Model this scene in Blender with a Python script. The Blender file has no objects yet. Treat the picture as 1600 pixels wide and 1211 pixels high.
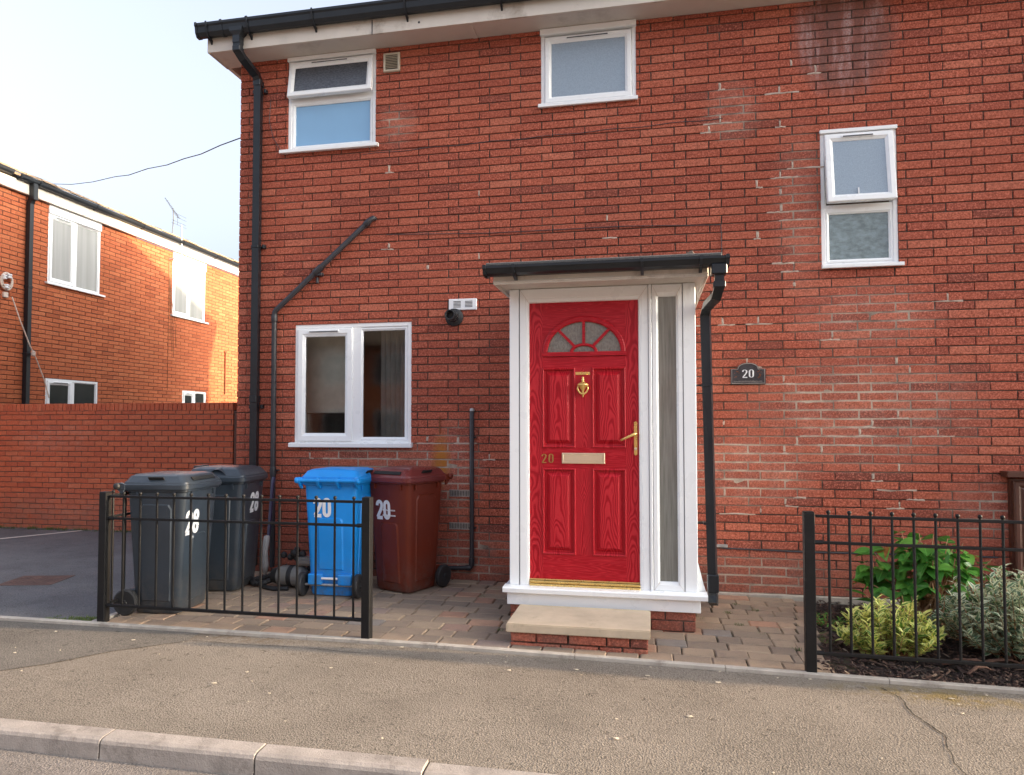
import bpy, bmesh, math, random
from mathutils import Vector, Matrix, Euler
random.seed(7)
SC = bpy.context.scene
COL = SC.collection
PI = math.pi

# ------------------------------------------------------------------ camera, sky, sun, exposure
SUN_EL, SUN_AZ = math.radians(13.2), math.radians(3.9)        # low sun from the right, a few degrees behind the facade
cam = bpy.data.cameras.new('camera'); camo = bpy.data.objects.new('camera', cam); COL.objects.link(camo)
cam.sensor_width = 36; cam.lens = 1100/1600*36; cam.shift_y = (624.36-605.5)/1600; cam.clip_end = 500; cam.clip_start = .05
cr = Vector((0.98112178, 0.19338907, -0.00085142)); cu = Vector((0.00768464, -0.03458667, 0.99937216)); cf = Vector((-0.19323821, 0.98051233, 0.03541986))
CAM = Vector((0, -6.4027, 1.44))
mm = Matrix((cr, cu, -cf)).transposed().to_4x4(); mm.translation = CAM
camo.matrix_world = mm; SC.camera = camo
def px(p):                                                      # world point -> photograph pixel (1600 wide), used only to pick the largest bricks
    v = Vector(p)-CAM; d = v.dot(cf)
    return (800+1100*v.dot(cr)/d, 624.36-1100*v.dot(cu)/d, d)

W = bpy.data.worlds.new('World'); SC.world = W; W.use_nodes = True
nt = W.node_tree; bg = nt.nodes['Background']
sky = nt.nodes.new('ShaderNodeTexSky'); sky.sky_type = 'NISHITA'; sky.sun_disc = False
sky.sun_elevation = SUN_EL; sky.sun_rotation = PI/2-SUN_AZ; sky.air_density = 1.0; sky.dust_density = 10.0; sky.ozone_density = 2.6
hs = nt.nodes.new('ShaderNodeHueSaturation'); hs.inputs['Hue'].default_value = .512; hs.inputs['Saturation'].default_value = .5      # thin high haze: a paler sky
nt.links.new(sky.outputs[0], hs.inputs['Color']); nt.links.new(hs.outputs[0], bg.inputs[0]); bg.inputs[1].default_value = 0.15
sl = bpy.data.lights.new('sun', 'SUN'); so = bpy.data.objects.new('sun', sl); COL.objects.link(so)
sl.energy = 2.0; sl.angle = math.radians(1.0); sl.color = (1, .72, .45)
sd = Vector((math.cos(SUN_EL)*math.cos(SUN_AZ), math.cos(SUN_EL)*math.sin(SUN_AZ), math.sin(SUN_EL)))
so.rotation_euler = sd.to_track_quat('Z', 'Y').to_euler(); so.location = (12, 2, 9)
VS = SC.view_settings
VS.view_transform = 'Standard'; VS.look = 'None'; VS.gamma = 1; VS.use_curve_mapping = False
VS.exposure = 2.42
SC.cycles.max_bounces = 8; SC.cycles.use_denoising = True

# ------------------------------------------------------------------ materials
class NT:
    def __init__(s, name):
        s.m = bpy.data.materials.new(name); s.m.use_nodes = True; s.t = s.m.node_tree
        s.b = s.t.nodes['Principled BSDF']
    def n(s, ty, **k):
        x = s.t.nodes.new(ty)
        for a, v in k.items(): setattr(x, a, v)
        return x
    def l(s, a, b): s.t.links.new(a, b)
    def val(s, sock, v):
        if hasattr(v, 'is_linked') or hasattr(v, 'node'): s.l(v, sock)
        else: sock.default_value = v
    def math(s, op, a, b=0, c=None, clamp=False):
        x = s.n('ShaderNodeMath', operation=op); x.use_clamp = clamp
        s.val(x.inputs[0], a); s.val(x.inputs[1], b)
        if c is not None: s.val(x.inputs[2], c)
        return x.outputs[0]
    def vmath(s, op, a, b):
        x = s.n('ShaderNodeVectorMath', operation=op); s.val(x.inputs[0], a); s.val(x.inputs[1], b)
        return x.outputs['Value'] if op in ('LENGTH', 'DOT_PRODUCT') else x.outputs[0]
    def noise(s, vec, scale, detail=3, rough=.55, dist=0):
        x = s.n('ShaderNodeTexNoise'); x.inputs['Scale'].default_value = scale; x.inputs['Detail'].default_value = detail
        x.inputs['Roughness'].default_value = rough; x.inputs['Distortion'].default_value = dist
        if vec is not None: s.l(vec, x.inputs['Vector'])
        return x.outputs['Fac']
    def ramp(s, fac, stops, interp='LINEAR'):
        x = s.n('ShaderNodeValToRGB'); cr_ = x.color_ramp; cr_.interpolation = interp
        while len(cr_.elements) < len(stops): cr_.elements.new(.5)
        for e, (p, c) in zip(cr_.elements, stops):
            e.position = p; e.color = (*c, 1) if not isinstance(c, (int, float)) else (c, c, c, 1)
        s.val(x.inputs[0], fac); return x.outputs[0]
    def map(s, v, a, b, c=0., d=1.):
        x = s.n('ShaderNodeMapRange'); x.clamp = True
        s.val(x.inputs[0], v)
        for i, q in enumerate((a, b, c, d)): x.inputs[i+1].default_value = q
        return x.outputs[0]
    def mix(s, f, a, b, bl='MIX'):
        x = s.n('ShaderNodeMix', data_type='RGBA', blend_type=bl)
        s.val(x.inputs[0], f)
        for i, v in ((6, a), (7, b)):
            if isinstance(v, tuple): x.inputs[i].default_value = (*v, 1)
            else: s.l(v, x.inputs[i])
        return x.outputs[2]
    def bump(s, h, st, dist=.01, nrm=None):
        x = s.n('ShaderNodeBump'); x.inputs['Strength'].default_value = st; x.inputs['Distance'].default_value = dist
        s.l(h, x.inputs['Height'])
        if nrm is not None: s.l(nrm, x.inputs['Normal'])
        return x.outputs[0]
    def pos(s): return s.n('ShaderNodeNewGeometry').outputs['Position']
    def obj(s): return s.n('ShaderNodeTexCoord').outputs['Object']
    def scale(s, v, sc):
        x = s.n('ShaderNodeMapping'); s.l(v, x.inputs[0]); x.inputs['Scale'].default_value = sc; return x.outputs[0]
    def blob(s, p, c, r, soft=.6):                              # 1 inside an ellipsoid, fading to 0 at its edge
        d = s.vmath('SUBTRACT', p, c); q = s.vmath('DIVIDE', d, r)
        return s.map(s.vmath('LENGTH', q, (0, 0, 0)), 1-soft, 1, 1, 0)
    def rnd(s):
        a = s.n('ShaderNodeObjectInfo').outputs['Random']; b = s.n('ShaderNodeNewGeometry').outputs['Random Per Island']
        return s.math('FRACT', s.math('ADD', a, b))

def mat(name, col, rough=.5, metal=0., var=.15, vs=6, bump=0., bs=80, dist=.004, spec=.5, coat=0., grime=None, coords='obj', scuff=None):
    """plain material: base colour with fine uneven tone, optional relief and dirt"""
    k = NT(name); p = k.obj() if coords == 'obj' else k.pos()
    nz = k.noise(p, vs, 5, .6)
    dk = tuple(c*(1-var) for c in col); lt = tuple(min(1, c*(1+var)) for c in col)
    c = k.ramp(nz, [(.3, dk), (.7, lt)])
    if grime:
        g = k.map(k.noise(p, grime[1], 6, .7), grime[2], grime[2]+.2); c = k.mix(g, c, grime[0])
    if scuff:
        a_ = k.map(k.noise(k.scale(p, (1, 1, .12)), 46, 4, .7), .64, .72, 0, .55); b_ = k.map(k.noise(k.scale(p, (.2, .2, 1)), 60, 3, .7), .67, .74, 0, .5)
        c = k.mix(k.math('MAXIMUM', a_, b_), c, scuff)
        sz = k.n('ShaderNodeSeparateXYZ'); k.l(p, sz.inputs[0])
        c = k.mix(k.math('MULTIPLY', k.map(sz.outputs[2], .35, .0, 0, .6), k.map(k.noise(p, 13, 5, .75), .38, .62)), c, (.11, .095, .08))      # splashed dirt near the ground
    k.l(c, k.b.inputs['Base Color'])
    k.l(k.map(k.noise(p, vs*3, 3), .2, .8, max(0, rough-.08), min(1, rough+.08)), k.b.inputs['Roughness'])
    k.b.inputs['Metallic'].default_value = metal; k.b.inputs['Specular IOR Level'].default_value = spec
    k.b.inputs['Coat Weight'].default_value = coat
    if bump: k.l(k.bump(k.noise(p, bs, 4, .6), bump, dist), k.b.inputs['Normal'])
    return k.m

def brick_mat(name, cols, pale=(.50, .38, .32), patches=(), stain=False, speck=.5, pale_amt=.5):
    k = NT(name); p = k.pos(); r = k.rnd()
    c = k.ramp(r, list(zip((0, .11, .45, .8, 1), cols)))
    sp = k.math('ADD', k.math('MULTIPLY', k.noise(p, 62, 2, .6), .6), k.math('MULTIPLY', k.noise(p, 130, 2, .7), .4))
    c = k.mix(k.map(sp, .50, .62, 0, speck), c, tuple(min(1, x*1.5+.06) for x in cols[3]))
    c = k.mix(k.map(sp, .49, .37, 0, speck), c, tuple(x*.42 for x in cols[1]))
    c = k.mix(k.map(k.noise(p, 30, 5, .75), .48, .72, 0, .6), c, tuple(x*.55 for x in cols[0]))
    big = k.noise(p, .7, 4, .6)
    c = k.mix(k.map(big, .35, .7, 0, .45), c, tuple(x*.72 for x in cols[2]))
    ef = None
    for ctr, rad, stg in patches:
        b = k.math('MULTIPLY', k.blob(p, ctr, rad), stg); ef = b if ef is None else k.math('MAXIMUM', ef, b)
    e0 = k.math('MULTIPLY', k.map(k.noise(p, 5.5, 6, .75), .60, .78), k.map(k.noise(p, .9, 2), .45, .65)); e0 = k.math('MULTIPLY', e0, pale_amt)
    if ef is not None:
        e0 = k.math('MAXIMUM', e0, k.math('MULTIPLY', ef, k.map(k.noise(p, 7, 6, .8), .36, .66)))
    e0 = k.math('MULTIPLY', e0, k.map(k.noise(p, 75, 4, .8), .38, .64, .05, .85))
    sz_ = k.n('ShaderNodeSeparateXYZ'); k.l(p, sz_.inputs[0])
    fz = k.math('FRACT', k.math('DIVIDE', k.math('ADD', sz_.outputs[2], .008), .075))                       # salts gather along the bed joints
    ed = k.map(k.math('ABSOLUTE', k.math('SUBTRACT', fz, .43)), .16, .42, .38, 1)
    e0 = k.math('MULTIPLY', e0, ed)
    c = k.mix(e0, c, pale)
    if stain:                                                   # old water stain under the eaves
        sb = k.blob(p, (1.66, 0, 4.80), (.46, 9, .62), .35)
        st = k.noise(k.scale(p, (5, 1, .9)), 1.5, 4, .7)
        c = k.mix(k.math('MULTIPLY', sb, k.map(st, .35, .6, .35, .75)), c, (.15, .09, .08))
        c = k.mix(k.math('MULTIPLY', k.math('MULTIPLY', sb, k.map(st, .50, .36, 0, .65)), k.map(k.noise(p, 70, 3, .8), .38, .6, .1, 1)), c, (.5, .42, .42))
        rs = k.blob(p, (-1.945, 0, 1.10), (.11, 9, .30), .7)
        c = k.mix(k.math('MULTIPLY', rs, k.map(k.noise(p, 14, 4), .25, .5, .55, 1)), c, (.42, .16, .03))
        lo = k.map(k.n('ShaderNodeSeparateXYZ').outputs[2], 0, 1)
    zz = k.n('ShaderNodeSeparateXYZ'); k.l(p, zz.inputs[0])
    low = k.math('MULTIPLY', k.map(zz.outputs[2], .55, .02), k.map(k.noise(p, 3.5, 5, .7), .35, .7, .1, .7))
    c = k.mix(low, c, (.15, .095, .075))
    k.l(c, k.b.inputs['Base Color']); k.b.inputs['Roughness'].default_value = .88; k.b.inputs['Specular IOR Level'].default_value = .25
    h = k.math('ADD', k.noise(p, 170, 4, .7), k.math('MULTIPLY', k.noise(k.scale(p, (1, 1, 3)), 45, 3), .8))
    k.l(k.bump(h, .75, .004), k.b.inputs['Normal'])
    return k.m

def mortar_mat(name, dark, pale, patches=(), base=.15):
    k = NT(name); p = k.pos()
    f = k.map(k.noise(p, 1.3, 5, .7), .5, .72, base*.4, base*2.2)
    for ctr, rad, stg in patches:
        f = k.math('MAXIMUM', f, k.math('MULTIPLY', k.math('MULTIPLY', k.blob(p, ctr, rad), stg), k.map(k.noise(p, 3.2, 5, .7), .3, .55)))
    c = k.mix(f, dark, pale)
    c = k.mix(k.map(k.noise(p, 120, 3), .4, .7, 0, .4), c, tuple(x*.5 for x in pale))
    k.l(c, k.b.inputs['Base Color']); k.b.inputs['Roughness'].default_value = .95
    k.l(k.bump(k.noise(p, 140, 4, .7), .6, .004), k.b.inputs['Normal'])
    return k.m

PATCH = [((1.75, 0, 1.55), (1.15, 9, .62), 1.), ((.85, 0, 1.05), (.7, 9, .42), 1.), ((1.8, 0, 2.35), (.75, 9, .35), .8), ((2.7, 0, .75), (.45, 9, .3), .8),
         ((1.28, 0, 3.3), (.28, 9, .9), .7), ((.72, 0, 4.2), (.3, 9, .35), .8), ((-1.8, 0, 1.0), (.32, 9, .55), 1.), ((-2.4, 0, 4.35), (.25, 9, .25), .9),
         ((-2.5, 0, 1.12), (1., 9, .18), .8), ((.9, 0, .12), (.8, 9, .3), .9), ((-1.6, 0, .2), (.5, 9, .35), .8)]
M = {}
M['brick'] = brick_mat('red_brick', ((.18, .05, .036), (.34, .08, .048), (.392, .096, .055), (.445, .115, .064), (.51, .16, .095)), patches=PATCH, stain=True, speck=.8)
M['mortar'] = mortar_mat('mortar', (.06, .034, .027), (.52, .42, .33), PATCH, .13)
M['brick_n'] = brick_mat('orange_brick', ((.38, .10, .042), (.48, .13, .054), (.53, .15, .062), (.56, .165, .07), (.58, .19, .082)), speck=.22, pale_amt=.25)
M['mortar_n'] = mortar_mat('mortar_dark', (.075, .04, .03), (.24, .13, .09), base=.12)
M['brick_w'] = brick_mat('garden_wall_brick', ((.44, .105, .055), (.50, .12, .06), (.54, .135, .066), (.57, .15, .072), (.58, .175, .09)), speck=.2, pale_amt=.7,
                         patches=[((-7.3, 2.1, .25), (2.6, 9, .35), .5), ((-8.2, 2.1, 1.25), (.9, 9, .25), .6)])
M['mortar_w'] = mortar_mat('mortar_garden', (.10, .07, .055), (.27, .2, .16), base=.3)
M['upvc'] = mat('white_upvc', (.865, .885, .885), .3, var=.012, vs=2)
M['fascia'] = mat('weathered_fascia', (.62, .565, .49), .45, var=.08, vs=3, grime=((.30, .24, .18), 2.4, .56))
M['soffit'] = mat('soffit_board', (.62, .57, .51), .5, var=.06, vs=2.5, grime=((.38, .33, .28), 1.5, .58))
M['gutter'] = mat('dark_gutter_plastic', (.013, .016, .020), .36, var=.15, vs=5, spec=.4, grime=((.04, .04, .038), 9, .68))
M['pipe'] = mat('grey_waste_pipe', (.028, .028, .033), .42, var=.25, vs=9, grime=((.08, .076, .07), 14, .64))
M['iron'] = mat('black_paint_metal', (.0075, .0075, .008), .5, var=.3, vs=20, bump=.12, bs=60, spec=.3, grime=((.02, .018, .017), 18, .72))
M['rubber'] = mat('black_rubber', (.02, .02, .021), .6, var=.3, vs=12, bump=.1, grime=((.08, .07, .06), 10, .62))
M['gold'] = mat('gold_brass', (.82, .58, .20), .3, .75, var=.12, vs=14)
M['satin'] = mat('satin_gold_plate', (.80, .66, .48), .35, .7, var=.08, vs=5)
M['copper'] = mat('dull_bronze', (.22, .09, .045), .45, .7, var=.2, vs=20)
M['white'] = mat('white_vinyl', (.78, .79, .80), .4, var=.05, vs=10)
M['lead'] = mat('dark_plaque', (.045, .04, .045), .4, .3, var=.35, vs=40, bump=.4, bs=120)
M['pewter'] = mat('pewter_edge', (.36, .33, .30), .4, .5, var=.2, vs=40)
M['bin_grey'] = mat('slate_bin_plastic', (.032, .043, .056), .36, var=.14, vs=4, bump=.12, bs=260, dist=.002, grime=((.05, .052, .054), 5, .64), scuff=(.075, .08, .085))
M['bin_blue'] = mat('blue_bin_plastic', (.006, .27, .76), .36, var=.1, vs=3, bump=.1, bs=260, dist=.002, grime=((.06, .2, .42), 6, .66), scuff=(.08, .36, .75))
M['bin_brown'] = mat('maroon_bin_plastic', (.15, .024, .010), .4, var=.14, spec=.35, vs=3, bump=.12, bs=260, dist=.002, grime=((.13, .06, .045), 6, .62), scuff=(.2, .07, .05))
M['lid_brown'] = mat('maroon_lid_plastic', (.17, .032, .028), .3, var=.14, vs=3, bump=.12, bs=260, dist=.002, grime=((.2, .1, .09), 6, .62))
M['void'] = mat('dark_recess', (.012, .012, .012), .8)
M['cable'] = mat('dark_cable', (.05, .055, .065), .5)
M['ivory'] = mat('ivory_plastic', (.55, .49, .38), .5, var=.1)
M['pale'] = mat('pale_cable', (.62, .52, .44), .6, var=.2, vs=30)
M['galv'] = mat('galvanised', (.45, .45, .44), .45, .8, var=.2, vs=30)
M['grey_handle'] = mat('grey_plastic_handle', (.42, .41, .39), .45, var=.15, vs=20)
M['vac_grey'] = mat('vacuum_grey', (.21, .205, .19), .35, var=.2, vs=8)
M['wand'] = mat('violet_tube', (.035, .03, .07), .35, .3)
M['wood_brown'] = mat('brown_stained_wood', (.085, .028, .016), .45, var=.3, vs=9, bump=.2, bs=40)
M['tile'] = mat('roof_tile', (.30, .21, .14), .85, var=.35, vs=14, bump=.5, bs=60, dist=.01)
M['felt'] = mat('grey_roof_felt', (.10, .10, .10), .95, var=.4, vs=150, bump=.9, bs=260, dist=.006)
M['slab'] = mat('stone_slab', (.52, .42, .30), .9, var=.14, vs=5, bump=.6, bs=240, dist=.004, grime=((.24, .19, .13), 3.2, .56), coords='pos')
M['room'] = mat('kitchen_wall', (.20, .192, .186), .9)
M['blind'] = mat('taupe_curtain', (.31, .285, .27), .9)
M['cupboard'] = mat('cream_cupboard', (.82, .78, .70), .5)
M['curtain'] = mat('white_net_curtain', (.78, .77, .72), .9, var=.05)
M['stem'] = mat('dry_twig', (.36, .2, .1), .8, var=.4, vs=30)
M['wood_chip'] = mat('bark_root', (.12, .06, .04), .9, var=.5, vs=25)

def glass_clear():
    k = NT('window_glass'); p = k.obj()
    gl = k.n('ShaderNodeBsdfGlossy'); gl.inputs['Roughness'].default_value = .055; gl.inputs['Color'].default_value = (.95, .97, 1, 1)
    tr = k.n('ShaderNodeBsdfTransparent'); tr.inputs['Color'].default_value = (.82, .84, .83, 1)
    fr = k.n('ShaderNodeFresnel'); fr.inputs['IOR'].default_value = 1.42
    k.l(k.bump(k.noise(p, 2.2, 2), .04, .02), gl.inputs['Normal'])
    mx = k.n('ShaderNodeMixShader'); k.l(fr.outputs[0], mx.inputs[0]); k.l(tr.outputs[0], mx.inputs[1]); k.l(gl.outputs[0], mx.inputs[2])
    out = k.t.nodes['Material Output']; k.l(mx.outputs[0], out.inputs[0]); return k.m
def glass_obscure(name, col, rough, bump, scale, stretch=(1, 1, 1), ior=1.7, var=.15, dist=.004):
    k = NT(name); p = k.obj()
    q = k.scale(p, stretch)
    c = k.ramp(k.noise(q, scale*.5, 3), [(.3, tuple(x*(1-var) for x in col)), (.7, tuple(min(1, x*(1+var)) for x in col))])
    k.l(c, k.b.inputs['Base Color']); k.b.inputs['Roughness'].default_value = rough; k.b.inputs['IOR'].default_value = ior
    if bump: k.l(k.bump(k.noise(q, scale, 3), bump, dist), k.b.inputs['Normal'])
    return k.m
M['glass'] = glass_clear()
M['glass_blue'] = glass_obscure('sky_tinted_glass', (.20, .40, .62), .08, .03, 4, var=.04)  # blue base colour stands in for the reflected sky
M['glass_frost'] = glass_obscure('frosted_glass', (.26, .33, .40), .30, .35, 240, var=.12)  # grey-blue base has the sky's reflection painted in
M['glass_dark'] = glass_obscure('dark_rippled_glass', (.055, .06, .07), .12, .5, 90, (1, 1, 2.2), var=.5)
M['glass_rain'] = glass_obscure('rain_pattern_glass', (.17, .22, .23), .12, .5, 34, (1, 1, 1.6), var=.3)
M['glass_reed'] = glass_obscure('reeded_glass', (.20, .20, .175), .16, .35, 120, (1, 1, .06), var=.22)
M['glass_door'] = glass_obscure('door_light_glass', (.19, .18, .155), .15, .5, 160, (1, 1, .6), var=.25)
M['glass_net'] = glass_obscure('curtained_glass', (.29, .29, .275), .1, .02, 6, (3, 1, .1), var=.16)
M['glass_n'] = glass_obscure('dark_far_glass', (.03, .034, .034), .08, .02, 6, ior=1.38)

def door_red():
    k = NT('red_woodgrain_door'); p = k.obj()
    # cathedral grain: stretched noise bands, differing for every board
    sx = k.n('ShaderNodeSeparateXYZ'); k.l(p, sx.inputs[0])
    xa = k.math('ABSOLUTE', k.math('ADD', sx.outputs[0], .1265))                          # mirrored about the middle of the door
    u = k.math('MINIMUM', k.math('ABSOLUTE', k.math('SUBTRACT', xa, .1845)), k.math('MINIMUM', k.math('ABSOLUTE', k.math('SUBTRACT', xa, .36)), k.math('ADD', k.math('MULTIPLY', xa, 1), .04)))
    wob = k.noise(k.scale(p, (5, 2, 2.2)), 1.4, 2, .45)
    ph = k.math('ADD', k.math('MULTIPLY', sx.outputs[2], 1.15), k.math('ADD', k.math('MULTIPLY', k.math('MULTIPLY', u, u), 120), k.math('MULTIPLY', wob, 1.5)))
    g = k.math('FRACT', k.math('MULTIPLY', ph, 6.5))
    band = k.math('SUBTRACT', 1, k.math('ABSOLUTE', k.math('SUBTRACT', k.math('MULTIPLY', g, 2), 1)))
    fine = k.noise(k.scale(p, (60, 2, 3)), 4, 3, .7)
    f = k.math('ADD', k.math('MULTIPLY', band, .8), k.math('MULTIPLY', fine, .22))
    c = k.ramp(f, [(.22, (.33, .002, .009)), (.42, (.39, .003, .013)), (.56, (.49, .016, .026)), (.8, (.52, .02, .03))])
    k.l(c, k.b.inputs['Base Color']); k.b.inputs['Roughness'].default_value = .42; k.b.inputs['Specular IOR Level'].default_value = .3
    k.l(k.bump(f, .35, .003), k.b.inputs['Normal']); return k.m
M['red'] = door_red()
def door_red2():
    k = NT('red_woodgrain_rail'); p = k.obj()
    wob = k.noise(k.scale(p, (1.2, 2, 12)), 1.5, 2, .4)
    g = k.math('FRACT', k.math('MULTIPLY', wob, 14))
    band = k.math('SUBTRACT', 1, k.math('ABSOLUTE', k.math('SUBTRACT', k.math('MULTIPLY', g, 2), 1)))
    f = k.math('ADD', k.math('MULTIPLY', band, .6), k.math('MULTIPLY', k.noise(k.scale(p, (3, 2, 60)), 4, 3, .7), .4))
    c = k.ramp(f, [(.18, (.34, .002, .009)), (.55, (.41, .004, .014)), (.8, (.49, .016, .026))])
    k.l(c, k.b.inputs['Base Color']); k.b.inputs['Roughness'].default_value = .42; k.b.inputs['Specular IOR Level'].default_value = .3
    k.l(k.bump(f, .3, .003), k.b.inputs['Normal']); return k.m
M['red_rail'] = door_red2()

def tarmac(name, base, light, spots=True, moss=False, bst=.9, sc=1.):
    k = NT(name); p = k.pos()
    agg = k.n('ShaderNodeTexVoronoi'); agg.inputs['Scale'].default_value = 110*sc; k.l(p, agg.inputs['Vector'])
    n1 = k.noise(p, 95*sc, 4, .7); n2 = k.noise(p, 1.1, 5, .65); n3 = k.noise(p, 16, 5, .75)
    c = k.ramp(n2, [(.28, base), (.72, light)])
    c = k.mix(k.map(n1, .48, .7, 0, .55), c, tuple(min(1, x*1.6) for x in light))
    c = k.mix(k.map(n1, .46, .30, 0, .8), c, tuple(x*.35 for x in base))
    pit = k.math('MULTIPLY', k.map(n3, .56, .72), k.map(k.noise(p, 34, 3, .7), .45, .60))
    c = k.mix(k.math('MULTIPLY', pit, .9), c, tuple(x*.33 for x in base))
    c = k.mix(k.map(k.noise(p, 3.1, 4, .7), .58, .75, 0, .35), c, tuple(x*.6 for x in base))
    st_ = k.noise(k.scale(p, (.8, 2.2, 1)), 1.7, 5, .65)
    c = k.mix(k.map(st_, .56, .72, 0, .38), c, tuple(x*.62 for x in base)); c = k.mix(k.map(st_, .42, .28, 0, .3), c, tuple(min(1, x*1.25) for x in light))
    if moss:
        mb = k.math('MULTIPLY', k.blob(p, (1.55, -2.08, 0), (.75, .17, 2), .7), k.map(k.noise(p, 9, 5, .7), .42, .6))
        mb2 = k.math('MULTIPLY', k.blob(p, (-2.75, -1.98, 0), (.55, .12, 2), .7), k.map(k.noise(p, 11, 5, .7), .45, .62))
        mb3 = k.math('MULTIPLY', k.blob(p, (-3.3, -2.0, 0), (.5, .12, 2), .7), .5)
        c = k.mix(k.math('MULTIPLY', mb, .75), c, (.17, .12, .03)); c = k.mix(k.math('MULTIPLY', mb2, .75), c, (.10, .06, .025)); c = k.mix(mb3, c, (.06, .045, .03))
    k.l(c, k.b.inputs['Base Color']); k.b.inputs['Roughness'].default_value = .92; k.b.inputs['Specular IOR Level'].default_value = .3
    h = k.math('ADD', k.math('MULTIPLY', n1, .8), k.math('MULTIPLY', agg.outputs['Distance'], .7))
    h = k.math('SUBTRACT', h, k.math('MULTIPLY', pit, 1.1))
    k.l(k.bump(h, bst, .006), k.b.inputs['Normal']); return k.m
M['pavement'] = tarmac('footway_tarmac', (.135, .116, .094), (.212, .184, .152), moss=True)
M['crossover'] = tarmac('crossover_tarmac', (.094, .085, .073), (.148, .134, .117))
M['drive'] = tarmac('drive_tarmac', (.085, .086, .09), (.15, .15, .155), bst=.6)
M['road'] = tarmac('road_tarmac', (.14, .125, .112), (.2, .176, .16))
M['concrete'] = mat('kerb_concrete', (.30, .265, .235), .9, var=.22, vs=9, bump=.8, bs=110, grime=((.13, .11, .095), 6.5, .54), coords='pos')
M['edging'] = mat('edging_concrete', (.40, .36, .31), .9, var=.2, vs=9, bump=.5, bs=150, grime=((.2, .17, .14), 7, .55), coords='pos')
M['paint'] = mat('white_line_paint', (.6, .58, .53), .8, var=.15, vs=30, bump=.3, bs=150, coords='pos')
def paver_mat():
    k = NT('paving_block'); p = k.pos(); r = k.rnd()
    c = k.ramp(r, [(0, (.21, .16, .118)), (.3, (.28, .205, .145)), (.6, (.31, .226, .156)), (.82, (.35, .258, .175)), (.94, (.37, .20, .13)), (1, (.22, .19, .165))])
    c = k.mix(k.map(k.noise(p, 120, 4, .7), .42, .3, 0, .6), c, (.06, .045, .04))
    c = k.mix(k.map(k.noise(p, 6, 5, .7), .5, .75, 0, .55), c, (.12, .095, .08))
    c = k.mix(k.map(k.noise(p, 160, 3, .7), .6, .75, 0, .4), c, (.5, .4, .33))
    k.l(c, k.b.inputs['Base Color']); k.b.inputs['Roughness'].default_value = .9
    k.l(k.bump(k.noise(p, 130, 4, .7), .6, .004), k.b.inputs['Normal']); return k.m
M['paver'] = paver_mat()
def joint_mat():
    k = NT('joint_sand_moss'); p = k.pos()
    c = k.ramp(k.noise(p, 3.2, 5, .7), [(.4, (.045, .035, .026)), (.54, (.05, .045, .02)), (.64, (.075, .09, .02)), (.75, (.06, .045, .03))])
    k.l(c, k.b.inputs['Base Color']); k.b.inputs['Roughness'].default_value = 1
    k.l(k.bump(k.noise(p, 200, 3), .8, .004), k.b.inputs['Normal']); return k.m
M['joint'] = joint_mat()
M['soil'] = mat('dark_soil', (.03, .02, .016), 1, var=.5, vs=30, bump=1, bs=60, dist=.02, coords='pos')
def chip_mat():
    k = NT('bark_chip'); r = k.rnd()
    c = k.ramp(r, [(0, (.02, .012, .01)), (.5, (.05, .028, .022)), (.85, (.09, .05, .035)), (.97, (.16, .10, .07)), (1, (.3, .24, .18))])
    k.l(c, k.b.inputs['Base Color']); k.b.inputs['Roughness'].default_value = .95; return k.m
M['chip'] = chip_mat()
def cover_mat():
    k = NT('rusty_cover'); p = k.pos()
    c = k.ramp(k.noise(p, 9, 4), [(.3, (.075, .045, .038)), (.7, (.13, .075, .06))])
    k.l(c, k.b.inputs['Base Color']); k.b.inputs['Roughness'].default_value = .8; return k.m
M['cover'] = cover_mat()
def leaf_mat(name, mid, tone2, edge=None, w=.55, rough=.4):
    k = NT(name); uv = k.n('ShaderNodeTexCoord').outputs['UV']; s = k.n('ShaderNodeSeparateXYZ'); k.l(uv, s.inputs[0])
    r = k.rnd(); p = k.pos()
    c = k.ramp(r, [(0, tuple(x*.6 for x in mid)), (.55, mid), (.93, tone2), (1, tone2)])
    side = k.math('ABSOLUTE', k.math('SUBTRACT', k.math('MULTIPLY', s.outputs[0], 2), 1))
    if edge:
        e = k.math('ADD', side, k.math('MULTIPLY', k.math('SUBTRACT', k.noise(p, 90, 3), .5), .9))
        e = k.math('ADD', e, k.math('MULTIPLY', k.math('SUBTRACT', r, .5), .7))
        c = k.mix(k.map(e, w-.1, w+.12), c, edge)
    else:
        c = k.mix(k.map(side, .09, .03, 0, .55), c, tuple(min(1, x*2+.03) for x in mid))
    k.l(c, k.b.inputs['Base Color']); k.b.inputs['Roughness'].default_value = rough
    try:
        k.b.inputs['Transmission Weight'].default_value = 0
        k.b.inputs['Subsurface Weight'].default_value = 0
    except Exception: pass
    tl = k.n('ShaderNodeBsdfTranslucent'); k.l(c, tl.inputs[0]); mx = k.n('ShaderNodeMixShader'); mx.inputs[0].default_value = .33
    k.l(k.b.outputs[0], mx.inputs[1]); k.l(tl.outputs[0], mx.inputs[2]); k.l(mx.outputs[0], k.t.nodes['Material Output'].inputs[0])
    return k.m
M['leaf_green'] = leaf_mat('green_leaf', (.075, .26, .038), (.15, .37, .055))
M['leaf_brown'] = leaf_mat('dying_leaf', (.30, .12, .03), (.36, .17, .05))
M['leaf_yellow'] = leaf_mat('yellow_edged_leaf', (.13, .28, .04), (.24, .37, .06), (.78, .77, .25), .38)
M['leaf_silver'] = leaf_mat('cream_edged_leaf', (.13, .24, .13), (.22, .33, .19), (.72, .74, .52), .48)
M['grass'] = leaf_mat('grass_blade', (.07, .12, .02), (.13, .17, .04))

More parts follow.
